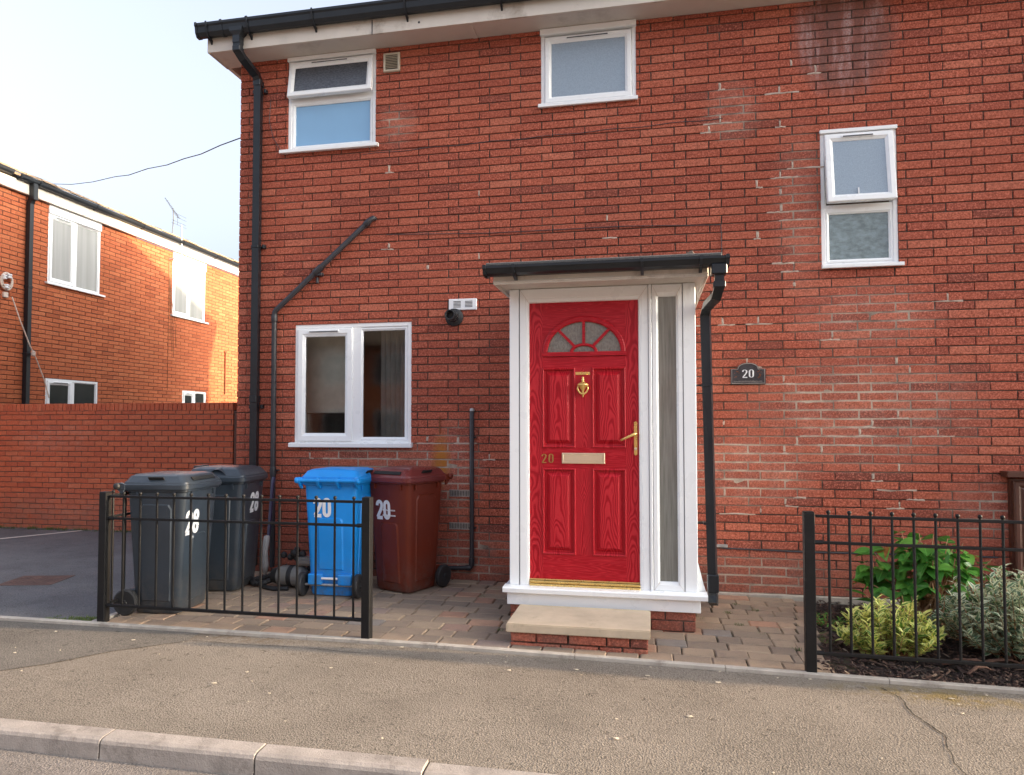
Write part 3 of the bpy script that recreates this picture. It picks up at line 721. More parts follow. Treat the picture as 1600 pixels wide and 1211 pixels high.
for (a, b), (c, d), cnt in zones:
    for _ in range(cnt):
        k = int((rs_.uniform(c, d)+.008)/.075); z = -.008+.075*k; off = .0925 if k % 2 == 0 else .1925
        j = int((rs_.uniform(a, b)-XL-off)/.3005); x = XL+off+.3005*j+.005
        if any(h[0]-.06 < x < h[1]+.06 and h[2]-.1 < z < h[3]+.1 for h in HOLES): continue
        if rs_.random() < .6: smear(x-rs_.uniform(.006, .013), x+rs_.uniform(.006, .013), z+rs_.uniform(-.004, .02), z+rs_.uniform(.045, .07))
        if rs_.random() < .55: w_ = rs_.uniform(.06, .26); smear(x-w_*rs_.random(), x+w_*rs_.random()+.02, z-.012, z+.001)
stuff(mb.build('mortar_smear', M['smear'], wallo))
# windows of the house
w1 = MB(); w1.ring(*H1, FR(.012, .048)); w1.box(H1[0]+.03, H1[1]-.03, .018, .06, 4.655, 4.72)
w1 = w1.build('window', M['upvc'], house, label='upper left window with its top light tilted open')
B(H1[0]-.002, H1[1]+.002, -.02, .05, 5.085, 5.126).build('head_trim', M['upvc'], w1, bevel=.004)
sill(w1, -3.617, -2.585, 4.180)
MB().ring(H1[0]+.04, H1[1]-.04, 4.205, 4.67, [(0, .02), (.012, .018), (.03, .03), (.03, .05)]).build('glazing_bead', M['upvc'], w1)
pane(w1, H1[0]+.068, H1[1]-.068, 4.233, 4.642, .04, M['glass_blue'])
T1 = Matrix.Translation((0, -.012, 5.075)) @ Matrix.Rotation(math.radians(-9), 4, 'X')
mb = sash_mesh(H1[0]+.022, H1[1]-.025, -.375, 0); mb.v = [tuple(T1 @ Vector(v)) for v in mb.v]; sh = mb.build('sash', M['upvc'], w1)
pane(w1, H1[0]+.083, H1[1]-.086, -.315, -.062, .018, M['glass_dark'], T1)
vent_bar(w1, -3.30, -2.90, -.03, .0, T1)
w2 = MB().ring(*H2, FR(.012, .05)).build('window', M['upvc'], house, label='square frosted window under the eaves')
B(H2[0]-.004, H2[1]+.004, -.03, .05, 5.07, 5.126).build('head_trim', M['upvc'], w2, bevel=.004)
sill(w2, -1.005, -.092, 4.418, d=.04)
mb = sash_mesh(H2[0]+.04, H2[1]-.04, 4.432, 5.055, .06); mb.v = [(x, y-.006, z) for x, y, z in mb.v]; mb.build('sash', M['upvc'], w2)
pane(w2, H2[0]+.1, H2[1]-.1, 4.49, 4.995, .012, M['glass_frost'])
vent_bar(w2, -.75, -.35, 5.028, -.006)
w3 = MB().ring(*H3, FR(.012, .05)); w3.box(H3[0]+.03, H3[1]-.03, .018, .06, 3.265, 3.325)
w3 = w3.build('window', M['upvc'], house, label='narrow window with its tall upper light pushed open')
B(H3[0]-.004, H3[1]+.004, -.015, .05, 3.945, 3.976).build('head_trim', M['upvc'], w3, bevel=.003)
sill(w3, 1.447, 2.090, 2.800, d=.045, t=.032)
MB().ring(H3[0]+.04, H3[1]-.04, 2.825, 3.275, [(0, .02), (.012, .018), (.028, .03), (.028, .05)]).build('glazing_bead', M['upvc'], w3)
pane(w3, H3[0]+.066, H3[1]-.066, 2.852, 3.248, .04, M['glass_rain'])
T3 = Matrix.Translation((0, -.012, 3.935)) @ Matrix.Rotation(math.radians(-7.5), 4, 'X')
mb = sash_mesh(H3[0]+.035, H3[1]-.03, -.615, 0, .066); mb.v = [tuple(T3 @ Vector(v)) for v in mb.v]; mb.build('sash', M['upvc'], w3)
pane(w3, H3[0]+.1, H3[1]-.095, -.552, -.066, .018, M['glass_frost'], T3)
vent_bar(w3, 1.62, 1.88, -.032, .0, T3)
mb = MB(); mb.T = T3; mb.box(1.732, 1.742, .006, .016, -.55, -.50); mb.build('stay', M['white'], w3)
wk = MB(); wk.ring(*HK, FR(.010, .052)); wk.box(-2.862, -2.762, .014, .06, HK[2]+.03, HK[3]-.03)
wk = wk.build('window', M['upvc'], house, label='double kitchen window with clear dark glass')
sill(wk, -3.487, -2.222, 1.262, d=.05, t=.042)
mb = sash_mesh(HK[0]+.035, -2.845, HK[2]+.035, HK[3]-.045, .078); mb.v = [(x, y-.010, z) for x, y, z in mb.v]; mb.build('sash', M['upvc'], wk)
pane(wk, HK[0]+.112, -2.922, HK[2]+.112, HK[3]-.122, .010, M['glass'])
MB().ring(-2.775, HK[1]+-.045, HK[2]+.045, HK[3]-.045, [(0, .02), (.012, .018), (.03, .03), (.03, .05)]).build('glazing_bead', M['upvc'], wk)
pane(wk, -2.748, HK[1]-.072, HK[2]+.072, HK[3]-.072, .036, M['glass'])
vent_bar(wk, -3.30, -2.98, 2.355, -.010)
# kitchen behind the glass
mb = MB(); x0, x1, y0, y1, z0, z1 = -4.0, -1.2, .17, 2.6, .9, 2.75
mb.add([(x0, y0, z0), (x1, y0, z0), (x1, y1, z0), (x0, y1, z0), (x0, y0, z1), (x1, y0, z1), (x1, y1, z1), (x0, y1, z1)], [(0, 1, 2, 3), (7, 6, 5, 4), (1, 5, 6, 2), (2, 6, 7, 3), (3, 7, 4, 0)])
mb.add([(x0, y0, z0), (HK[0], y0, z0), (HK[0], y0, z1), (x0, y0, z1)], [(0, 1, 2, 3)]); mb.add([(HK[1], y0, z0), (x1, y0, z0), (x1, y0, z1), (HK[1], y0, z1)], [(0, 1, 2, 3)])
mb.build('kitchen_room', M['room'], house)
B(-3.99, -3.02, .24, .60, 1.56, 2.6).build('kitchen_cupboard', M['cupboard'], house, bevel=.004)
mb = MB()
for i in range(9): mb.tube([(-2.62+.05*i, .25, 2.6), (-2.62+.052*i, .26, 1.0)], .030, 8)
mb.build('kitchen_curtain', M['blind'], house, smooth=True)

# eaves
FX = -4.285
fs = MB().extrude_x([(-.262, 5.125), (-.240, 5.125), (-.240, 5.30), (-.262, 5.30)], FX+.018, XR).build('fascia', M['fascia'], house)
B(FX, FX+.018, -.264, .07, 5.123, 5.31).build('box_end', M['fascia'], house, bevel=.003)
B(FX+.02, XR, -.240, .012, 5.130, 5.142).build('soffit', M['soffit'], house)
B(FX+.02, XL-.001, .012, .07, 5.130, 5.142).build('soffit', M['soffit'], house)
mb = MB()
for x in (-1.612, 1.9): mb.box(x-.022, x+.022, -.238, .004, 5.122, 5.129)
mb.build('soffit_joint', M['soffit'], house)
B(-2.557, -2.549, -.265, -.261, 5.12, 5.26).build('fascia_joint', M['gutter'], house)
mb = MB().lathe((-2.09, -.2625, 5.185), [(.001, -.002), (.011, -.0015), (.011, 0)], 10, 'y'); mb.build('fascia_plug', M['gutter'], house)
for i in range(3): B(FX+.004+i*.0, FX+.045, .07+i*.5, .57+i*.5, 5.13+i*.19, 5.30+i*.21).build('bargeboard', M['fascia'], house) if i == 0 else None
rf = MB().add([(FX-.02, -.30, 5.325), (XR, -.30, 5.325), (XR, 4.55, 7.19), (FX-.02, 4.55, 7.19), (FX-.02, -.30, 5.36), (XR, -.30, 5.36), (XR, 4.55, 7.23), (FX-.02, 4.55, 7.23)],
              [(0, 1, 2, 3), (4, 7, 6, 5), (0, 4, 5, 1), (3, 7, 4, 0), (1, 5, 6, 2)])
rf.add([(FX-.02, 9.4, 5.325), (XR, 9.4, 5.325), (XR, 4.55, 7.23), (FX-.02, 4.55, 7.23)], [(0, 1, 2, 3)])
roof = rf.build('roof', M['tile'], house)
mb = MB()
for i in range(60):
    x = FX-.03+i*.33; a = random.uniform(0, .008)
    mb.add([(x, -.335, 5.362+a), (x+.322, -.335, 5.358+a), (x+.322, .05, 5.50+a), (x, .05, 5.50+a), (x, -.335, 5.388+a), (x+.322, -.335, 5.384+a), (x+.322, .05, 5.53+a), (x, .05, 5.53+a)], [(0, 1, 2, 3), (4, 7, 6, 5), (0, 4, 5, 1), (1, 5, 6, 2), (3, 7, 4, 0)])
mb.build('roof_tile', M['tile'], roof)
GP = [(-.264, 5.372), (-.264, 5.268), (-.29, 5.250), (-.325, 5.252), (-.348, 5.285), (-.356, 5.335), (-.366, 5.352), (-.366, 5.374), (-.358, 5.374), (-.356, 5.358), (-.345, 5.340), (-.338, 5.29), (-.32, 5.262), (-.29, 5.260), (-.272, 5.275), (-.272, 5.372)]
gut = MB().extrude_x(GP, -4.352, XR).build('gutter', M['gutter'], house)
for x0, x1 in ((-4.360, -4.338), (-4.245, -4.232), (-4.09, -4.066), (-3.815, -3.79)):
    mb = MB().extrude_x([(-.262, 5.376), (-.262, 5.262), (-.29, 5.244), (-.33, 5.246), (-.354, 5.283), (-.362, 5.333), (-.373, 5.35), (-.373, 5.380)], x0, x1); mb.build('gutter_clip', M['gutter'], gut)
for x in (-4.235, -3.80, -3.12, -2.2, -1.3, -.4):
    mb = MB().extrude_x([(-.374, 5.381), (-.374, 5.349), (-.357, 5.28), (-.335, 5.243), (-.285, 5.222), (-.263, 5.20), (-.263, 5.24), (-.30, 5.252)], x-.009, x+.009); mb.build('gutter_bracket', M['gutter'], gut)
dp = MB(); q = .068
dp.sq([(-3.92, -.31, 5.27), (-3.92, -.31, 5.085), (-3.90, -.25, 5.03), (-3.86, -.085, 4.945), (-3.85, -.056, 4.89), (-3.85, -.056, .06)], q)
dpo = dp.build('downpipe', M['gutter'], house)
MB().loft([[(-3.99, -.362, 5.30), (-3.85, -.362, 5.30), (-3.85, -.268, 5.30), (-3.99, -.268, 5.30)], [(-3.985, -.36, 5.26), (-3.855, -.36, 5.26), (-3.855, -.268, 5.25), (-3.985, -.268, 5.25)], [(-3.957, -.348, 5.22), (-3.883, -.348, 5.22), (-3.883, -.272, 5.22), (-3.957, -.272, 5.22)], [(-3.957, -.348, 5.15), (-3.883, -.348, 5.15), (-3.883, -.272, 5.15), (-3.957, -.272, 5.15)]], cap0=True, cap1=True).build('gutter_outlet', M['gutter'], gut)
for z0, z1 in ((5.07, 5.12), (4.84, 4.90), (1.66, 1.73), (3.2, 3.225)):
    c = (-3.92, -.31) if z0 > 5 else (-3.85, -.056)
    MB().box(c[0]-.039, c[0]+.039, c[1]-.039, c[1]+.045, z0, z1).build('pipe_collar', M['gutter'], dpo, bevel=.004)
for z in (4.80, 3.22, 1.62): MB().box(-3.80, -3.775, -.045, .002, z-.02, z+.02).box(-3.92, -3.90, -.045, .002, z-.02, z+.02).build('pipe_clip', M['gutter'], dpo, bevel=.003)

# waste pipes, flue, vents on the wall
wp = MB().tube([(-2.625, .02, 3.445), (-2.628, -.03, 3.442), (-2.645, -.045, 3.425), (-3.635, -.045, 2.575), (-3.650, -.045, 2.55), (-3.653, -.045, 2.50), (-3.647, -.045, .05)], .0255, 12).build('waste_pipe', M['pipe'], house, smooth=True, label='dark waste pipe slanting down to the left')
def collar(p, d, L, r, parent, m='pipe'):
    p, d = Vector(p), Vector(d).normalized()
    MB().tube([p-d*L/2, p-d*L*.38, p+d*L*.38, p+d*L/2], [r*.93, r, r, r*.93], 12).build('pipe_collar', M[m], parent, smooth=True)
dd = (-.99, 0, -.85)
collar((-3.19, -.045, 2.957), dd, .10, .034, wp); collar((-2.68, -.045, 3.395), dd, .06, .031, wp); collar((-3.652, -.045, 2.49), (0, 0, 1), .07, .031, wp); collar((-3.648, -.045, .98), (0, 0, 1), .09, .030, wp)
MB().box(-3.20, -3.15, -.05, .003, 2.90, 2.93).box(-3.70, -3.60, -.03, .003, .985, 1.0).box(-3.22, -3.20, -.03, .003, 2.83, 2.89).build('pipe_clip', M['pipe'], wp, bevel=.003)
w2p = MB().tube([(-1.635, .02, 1.575), (-1.635, -.03, 1.57), (-1.635, -.045, 1.555), (-1.633, -.045, .15), (-1.640, -.047, .128), (-1.66, -.05, .118), (-1.93, -.06, .105)], .0205, 12).build('waste_pipe', M['pipe'], house, smooth=True, label='short upright waste pipe with an elbow at the bottom')
collar((-1.635, -.045, .17), (0, 0, 1), .07, .027, w2p); collar((-1.665, -.05, .118), (1, 0, 0), .05, .027, w2p)
MB().lathe((-1.635, -.036, 1.575), [(.006, .02), (.02, .014), (.024, 0), (.022, -.03)], 12).build('end_cap', M['galv'], w2p, smooth=True)
for z in (.48, 1.32): MB().box(-1.665, -1.60, -.03, .003, z-.008, z+.008).build('pipe_clip', M['pipe'], w2p, bevel=.002)
MB().tube([(-1.957, -.012, 1.51), (-1.955, -.012, 1.36)], .006, 8).build('rusty_stub', M['copper'], house)
fl = MB().lathe((-1.815, 0, 2.455), [(.086, .0), (.088, -.012), (.080, -.022), (.050, -.034), (.048, -.045), (.044, -.15), (.048, -.155), (.048, -.170), (.040, -.170), (.036, -.165), (.036, -.06), (.01, -.05)], 24, 'y').build('boiler_flue', M['rubber'], house, smooth=40)
MB().lathe((-1.815, 0, 2.455), [(.052, -.085), (.056, -.09), (.056, -.105), (.052, -.11)], 24, 'y').build('flue_collar', M['rubber'], fl, smooth=40)
gv = MB().ring(-1.868, -1.597, 2.520, 2.626, [(0, .0), (0, -.016), (.005, -.02)], True).build('vent_grille', M['white'], house, label='white slotted vent above the round black flue')
mb = MB()
for cx in (-1.785, -1.672):
    for i in range(5): mb.box(cx-.036, cx+.036, -.0215, -.019, 2.545+i*.013, 2.551+i*.013)
mb.build('vent_slot', M['void'], gv)
v2 = MB().ring(-2.535, -2.368, 4.878, 5.062, [(0, .0), (0, -.02), (.006, -.026), (.016, -.026), (.02, -.018)], True).build('vent_grille', M['ivory'], house, label='small ivory louvred vent beside the upper left window')
mb = MB()
for i in range(9): mb.box(-2.512, -2.391, -.0225, -.0175, 4.902+i*.016, 4.909+i*.016)
mb.build('vent_slot', M['void'], v2)
mb = MB()
for i in range(8): mb.add([(-2.512, -.017, 4.911+i*.016), (-2.391, -.017, 4.911+i*.016), (-2.391, -.027, 4.916+i*.016), (-2.512, -.027, 4.916+i*.016)], [(0, 1, 2, 3)])
mb.build('louvre', M['ivory'], v2)
for z in (.463, .768):
    ab = B(-1.862, -1.660, -.0005, .02, z, z+.060).build('air_brick', M['void'], house)
    mb = MB()
    for i in range(14): mb.box(-1.858+i*.0152, -1.850+i*.0152, -.006, .0, z+.004, z+.056)
    mb.box(-1.862, -1.66, -.007, .0, z-.002, z+.005); mb.box(-1.862, -1.66, -.007, .0, z+.055, z+.062); mb.build('air_brick_bar', M['galv'], ab)
B(.53, .645, -.016, .001, .372, .398).build('wall_bracket', M['galv'], house, bevel=.003)
# black cables clipped along the courses
mb = MB(); pts = []
for i in range(30):
    t = i/29; pts.append((-2.75+3.4*t, -.003, 4.085+.07*t+.006*math.sin(i*1.3)))
mb.tube(pts, .003, 5).build('wall_cable', M['cable'], house); mb = MB()
mb.tube([(-2.5, -.006, 3.28), (-1.5, -.006, 3.24), (-.2, -.006, 3.235), (.62, -.006, 3.20), (.63, -.006, 2.72)], .0035, 5).build('wall_cable', M['cable'], house); mb = MB()
mb.tube([(-3.74, -.006, 4.72), (-3.755, -.006, 4.5), (-3.71, -.006, 4.33), (-3.63, -.006, 4.2)], .003, 5).build('wall_cable', M['cable'], house); mb = MB()
mb.tube([(.60, -.006, .365), (1.3, -.006, .352), (2.1, -.006, .36), (2.75, -.006, .36)], .006, 5)
mb.build('wall_cable', M['cable'], house)

# brown boxed frame at the right edge
bx = thing('meter_cupboard', 'brown stained timber cupboard on the wall at the right edge', 'cupboard', (2.83, 0, 0))
bx_l = lambda mb: [setattr(mb, 'v', [(x-2.83, y, z) for x, y, z in mb.v]), mb][1]
bx_l(B(2.835, 3.6, -.05, .0, -.1, 1.0)).build('carcass', M['wood_brown'], bx)
bx_l(MB().ring(2.845, 3.6, -.05, .985, [(0, -.05), (.0, -.075), (.012, -.085), (.035, -.085), (.055, -.075), (.075, -.082), (.09, -.078), (.10, -.055)], True)).build('door_frame', M['wood_brown'], bx)
bx_l(B(2.785, 3.65, -.12, .0, 1.015, 1.062)).build('top_board', M['wood_brown'], bx, bevel=.004)

# house number plaque
pq = thing('number_plaque', 'dark arched house plaque with a white number 20 on brick', 'house sign', (.832, 0, 1.79))
def arch(w, h0, h1, r, n=14):
    a = [(-w, 0), (w, 0), (w, h0), (w*.62, h0)]
    return a+[(w*.62*math.cos(PI*i/n), h0+(h1-h0)*math.sin(PI*i/n)**.9) for i in range(1, n)]+[(-w*.62, h0), (-w, h0)]
MB().prism(arch(.146, .132, .186, 0), -.016, -.001).build('plate', M['lead'], pq, bevel=.002)
a1 = [(x*.93, .006+z*.935) for x, z in arch(.146, .132, .186, 0)]; MB().stroke(a1+[a1[0]], .006, -.019, -.0155).build('border', M['pewter'], pq)
digits('20', -.052, .050, .082, .098, -.019, -.016, .12, .56, serif=True).build('number', M['white'], pq)
mb = MB(); x = -.120
while x < .118:
    w = random.uniform(.004, .008); mb.stroke([(x, .017), (x+w*.4, .029+random.uniform(-.003, .003)), (x+w, .018)], .0022, -.0185, -.0162); x += w+.0035
mb.build('small_lettering', M['pewter'], pq)
mb = MB()
for s in (-1, 1):
    for i in range(9):
        a = random.uniform(0, 6.28); cx, cz = s*.096+random.uniform(-.026, .026), .082+random.uniform(-.03, .035); r = random.uniform(.004, .009); mb.prism([(cx+r*math.cos(a+j*1.257), cz+r*.7*math.sin(a+j*1.257)) for j in range(5)], -.019, -.0155)
mb.build('leaf_emblem', M['copper'], pq)

# ================================================================== PORCH
po = thing('entrance_porch', 'white framed entrance porch with red door and flat black-edged roof', 'porch', (-.36, -1.22, -.02))
PO = Vector((-.36, -1.22, -.02))
def pb(mb, name, m, parent=None, **k):
    mb.v = [(x-PO.x, y-PO.y, z-PO.z) for x, y, z in mb.v]
    return mb.build(name, m, parent or po, **k)
YF = -1.22
pb(B(-1.04, -.9655, YF, YF+.07, .25, 2.458), 'corner_post', M['upvc'], bevel=.004); pb(B(.230, .32, YF, YF+.07, .25, 2.458), 'corner_post', M['upvc'], bevel=.004)
dfp = [(0, YF+.07), (0, YF+.004), (.004, YF+.0005), (.046, YF+.0005), (.049, YF+.003), (.052, YF+.0005), (.068, YF+.004), (.072, YF+.02), (.072, YF+.07)]
df = MB()
def ringo(mb, x0, x1, z0, z1, prof, kx=1, kt=1, kb=1):
    return mb.loft([[(x0+i*kx, y, z0+i*kb), (x1-i*kx, y, z0+i*kb), (x1-i*kx, y, z1-i*kt), (x0+i*kx, y, z1-i*kt)] for i, y in prof])
ringo(df, -.9635, -.0135, .252, 2.456, dfp, 1, 1.45, .05)
dfo = pb(df, 'door_frame', M['upvc'])
slf = MB(); ringo(slf, .0125, .2285, .252, 2.456, [(0, YF+.07), (0, YF+.003), (.004, YF), (.030, YF), (.036, YF+.005), (.043, YF+.010), (.046, YF+.02), (.046, YF+.05)], 1, 1.95, 1.4)
slo = pb(slf, 'sidelight', M['upvc'], label='tall narrow sidelight with reeded glass right of the red door')
pb(B(.055, .186, YF+.022, YF+.03, .305, 2.372), 'pane', M['glass_reed'], slo)
pb(B(-.0115, .0105, YF-.006, YF+.06, .25, 2.458), 'mullion', M['upvc'], bevel=.004)
mb = MB()
for x in (-.9645, -.0125, .0115, .2293): mb.box(x-.0012, x+.0012, YF-.0008, YF+.004, .252, 2.457)
pb(mb, 'frame_joint', M['cable'])
# mitre lines of the frames
mb = MB()
for (a, b), (c, d) in (((-.9635, 2.456), (-.8915, 2.352)), ((-.0135, 2.456), (-.0855, 2.352)), ((.0125, 2.456), (.055, 2.372)), ((.2285, 2.456), (.186, 2.372)), ((.2285, .252), (.186, .31)), ((.0125, .252), (.055, .31))):
    mb.stroke([(a, b), (c, d)], .0018, YF-.0012, YF+.01)
pb(mb, 'mitre_line', M['fascia'])
# door leaf
YD = YF+.022
A0 = (-.4835, 1.975)
door_h = [(-.790, -.552, 1.272, 1.857), (-.4215, -.184, 1.272, 1.857), (-.787, -.549, .485, 1.112), (-.4205, -.181, .485, 1.112), (-.7925, -.1745, 1.945, 2.246)]
dl = MB(); X0, X1, Z0, Z1 = -.893, -.084, .30, 2.352
# stiles and rails: verticals run the full height, so rail grain lies across
def cells(mb, xs, zs, holes, y):
    for a, b in zip(xs, xs[1:]):
        for c, d in zip(zs, zs[1:]):
            if any(h[0]-1e-6 <= a and b <= h[1]+1e-6 and h[2]-1e-6 <= c and d <= h[3]+1e-6 for h in holes): continue
            mb.add([(a, y, c), (b, y, c), (b, y, d), (a, y, d)], [(0, 1, 2, 3)])
HX0, HX1, HX2, HX3 = -.790, -.551, -.421, -.1825
for h in ((X0, HX0, Z0, Z1), (HX3, X1, Z0, Z1), (HX1, HX2, .485, 1.112), (HX1, HX2, 1.272, 1.857)): cells(dl, h[:2], h[2:], [], YD)
dlo = pb(dl, 'door', M['red'], label='red wood-grain front door with a fanlight and brass fittings')
for h in ((HX0, HX3, Z0, .485), (HX0, HX3, 1.112, 1.272), (HX0, HX3, 1.857, 1.945)): q_ = MB(); cells(q_, h[:2], h[2:], [], YD); pb(q_, 'door_rail', M['red_rail'], dlo)
rl = MB(); cells(rl, (HX0, HX3), (2.246, Z1), [], YD)
N = 28; RX, RZ = .304, .268
arc = [(A0[0]-RX*math.cos(PI*i/N), A0[1]+RZ*math.sin(PI*i/N)) for i in range(N+1)]
for (a, b), (c, d) in zip(arc, arc[1:]): rl.add([(a, YD, b), (c, YD, d), (c, YD, 2.246), (a, YD, 2.246)], [(0, 1, 2, 3)])
rl.add([(HX0, YD, 1.945), (arc[0][0], YD, 1.945), (arc[0][0], YD, 2.246), (HX0, YD, 2.246)], [(0, 1, 2, 3)]); rl.add([(arc[-1][0], YD, 1.945), (HX3, YD, 1.945), (HX3, YD, 2.246), (arc[-1][0], YD, 2.246)], [(0, 1, 2, 3)])
pb(rl, 'door_rail', M['red_rail'], dlo)
mb = MB()                                                       # board joints
for x in (HX0-.001, HX3+.001): mb.box(x-.0012, x+.0012, YD-.0006, YD+.003, Z0, Z1)
pb(mb, 'board_joint', M['red_rail'], dlo)
for i, h in enumerate(door_h[:4]):
    x0, x1 = (HX0, HX1) if i % 2 == 0 else (HX2, HX3)
    mb = MB().ring(x0, x1, h[2], h[3], [(-.005, YD+.004), (-.005, YD-.005), (.003, YD-.011), (.010, YD-.007), (.015, YD+.013), (.024, YD+.014), (.027, YD+.013), (.055, YD-.010), (.057, YD-.010)], True)
    pb(mb, 'door_panel', M['red'], dlo)
# fanlight
def arcband(mb, c, rx0, rz0, rx1, rz1, y0, y1, n=28):
    P = lambda rx, rz, y: [(c[0]-rx*math.cos(PI*i/n), y, c[1]+rz*math.sin(PI*i/n)) for i in range(n+1)]
    mx, mz = (rx0+rx1)/2, (rz0+rz1)/2
    return mb.loft([P(rx1, rz1, y1), P(rx1, rz1, y0+.006), P(mx*.5+rx1*.5, mz*.5+rz1*.5, y0), P(mx*.5+rx0*.5, mz*.5+rz0*.5, y0), P(rx0, rz0, y0+.006), P(rx0, rz0, y1)], close=False)
mb = MB(); arcband(mb, A0, .270, .227, .308, .270, YD-.016, YD+.012)
mb.box(A0[0]-.311, A0[0]+.311, YD-.014, YD+.01, 1.947, 1.978)
arcband(mb, (A0[0], 1.976), .079, .046, .104, .066, YD-.012, YD+.012, 16)
for (a, b), (c, d) in (((A0[0], 2.035), (A0[0], 2.21)), ((A0[0]-.070, 2.022), (A0[0]-.188, 2.143)), ((A0[0]+.070, 2.022), (A0[0]+.188, 2.143))):
    mb.stroke([(a, b), (c, d)], .020, YD-.010, YD+.012)
pb(mb, 'fanlight', M['red_rail'], dlo, bevel=.0)
for a0, a1 in ((0, 44), (46, 89), (91, 134), (136, 180)):
    n = 8; pts = []
    th = [math.radians(a0+(a1-a0)*i/n) for i in range(n+1)]
    sx = lambda t, rx, rz: (A0[0]-rx*math.cos(t), 1.977+rz*math.sin(t))
    pts = [sx(t, .272, .228) for t in th]+[sx(t, .09, .055) for t in reversed(th)]
    pb(MB().prism(pts, YD+.006, YD+.012), 'pane', M['glass_door'], dlo)
pb(MB().prism([(A0[0]-.082*math.cos(PI*i/10), 1.977+.05*math.sin(PI*i/10)) for i in range(11)], YD+.006, YD+.012), 'pane', M['glass_door'], dlo)
# brass fittings
pb(B(-.546, -.438, YD-.006, YD+.001, 1.807, 1.829), 'brass_strip', M['gold'], dlo, bevel=.0015)
kn = MB(); kc = (-.490, YD, 1.715)
kn.lathe((kc[0], YD-.012, 1.64), [(.002, 0), (.006, .004), (.005, .01), (.009, .016), (.006, .024), (.012, .036), (.008, .045), (.026, .075), (.040, .088), (.042, .095), (.034, .104), (.012, .113), (.008, .122), (.013, .130), (.007, .137), (.008, .148), (.002, .156)], 16)
kn.tube([(kc[0]-.034, YD-.022, 1.727)]+[(kc[0]-.040*math.cos(PI*i/10), YD-.022, 1.720-.056*math.sin(PI*i/10)) for i in range(1, 10)]+[(kc[0]+.034, YD-.022, 1.727)], .006, 8)
pb(kn, 'door_knocker', M['gold'], dlo, smooth='all')
lp = MB().ring(-.648, -.331, 1.152, 1.230, [(0, YD+.001), (0, YD-.008), (.004, YD-.011), (.012, YD-.011), (.016, YD-.007), (.018, YD-.010)], True)
lpo = pb(lp, 'letterbox', M['satin'], dlo)
hp = MB().prism([(-.121+.0, 1.226), (-.117, 1.218), (-.109, 1.214), (-.101, 1.218), (-.097, 1.226), (-.097, 1.452), (-.101, 1.460), (-.109, 1.464), (-.117, 1.460), (-.121, 1.452)], YD-.010, YD+.001)
pb(hp, 'handle_plate', M['gold'], dlo, bevel=.002)
pb(MB().tube([(-.109, YD-.008, 1.372), (-.109, YD-.045, 1.372), (-.122, YD-.056, 1.369), (-.17, YD-.056, 1.346), (-.214, YD-.054, 1.325)], [.011, .011, .011, .009, .0075], 10), 'door_handle', M['gold'], dlo, smooth='all')
pb(MB().lathe((-.109, YD-.010, 1.262), [(.004, -.004), (.010, -.003), (.011, 0)], 12, 'y'), 'keyhole', M['satin'], dlo)
M['old_gold'] = mat('old_gold', (.42, .22, .07), .4, .6, var=.2, vs=20)
pb(digits('20', -.803, 1.150, .078, .082, YD-.004, YD+.001, .12, .64, serif=True), 'number', M['old_gold'], dlo)
th = MB()
for i, (a, b, d) in enumerate(((.250, .266, .018), (.269, .288, .012), (.291, .300, .006))): th.box(-.890, -.083, YD-.012-d, YD+.02, a, b)
pb(th, 'threshold', M['gold'], dlo, bevel=.004)
# sides, sill, apron, plinth
pb(B(-1.036, -1.0, YF+.07, -.001, .25, 2.44), 'side_panel', M['upvc']); pb(B(.282, .316, YF+.07, -.001, .25, 2.44), 'side_panel', M['upvc'])
pb(MB().extrude_x([(-1.19, .252), (-1.19, .208), (-1.285, .207), (-1.300, .211), (-1.302, .240), (-1.292, .249)], -1.078, .380), 'sill', M['upvc'])
pb(B(.318, .378, -1.19, -.001, .207, .248), 'sill', M['upvc'], bevel=.003)
pb(B(-1.078, -1.037, -1.19, -.001, .207, .248), 'sill', M['upvc'], bevel=.003)
pb(MB().add([(.322, -1.17, .252), (.322, -1.0, .252), (.322, -1.17, .46), (.372, -1.17, .252)], [(0, 1, 2), (0, 2, 3), (1, 3, 2), (0, 3, 1)]), 'sill_fillet', M['upvc'])
pb(B(-1.052, .334, -1.262, -1.20, .116, .206), 'apron', M['upvc'], bevel=.003)
pln = pb(MB().box(-1.022, .290, -1.232, -.002, -.3, .114), 'plinth', M['mortar'])
for z0, cut in ((-.085, 0.), (-.010, .1), (.065, .0)):
    x = -1.03+(-.1 if cut else 0); 
    while x < .298:
        a, b = max(x, -1.03), min(x+.215, .298)
        if b-a > .03:
            mb = MB(); raw_brick(mb, a, b, z0-.01, min(z0+.056, .1135), .03, -1.242+random.uniform(-.002, .002)); pb(mb, 'brick', M['brick'], pln)
        x += .225
    y = -1.23
    while y < -.1:
        mb = MB(); mb.T = Matrix.Translation((.298, 0, 0)) @ Matrix.Rotation(PI/2, 4, 'Z'); raw_brick(mb, y, min(y+.215, -.01), z0-.01, min(z0+.056, .1135), .03, 0); pb(mb, 'brick', M['brick'], pln); y += .225
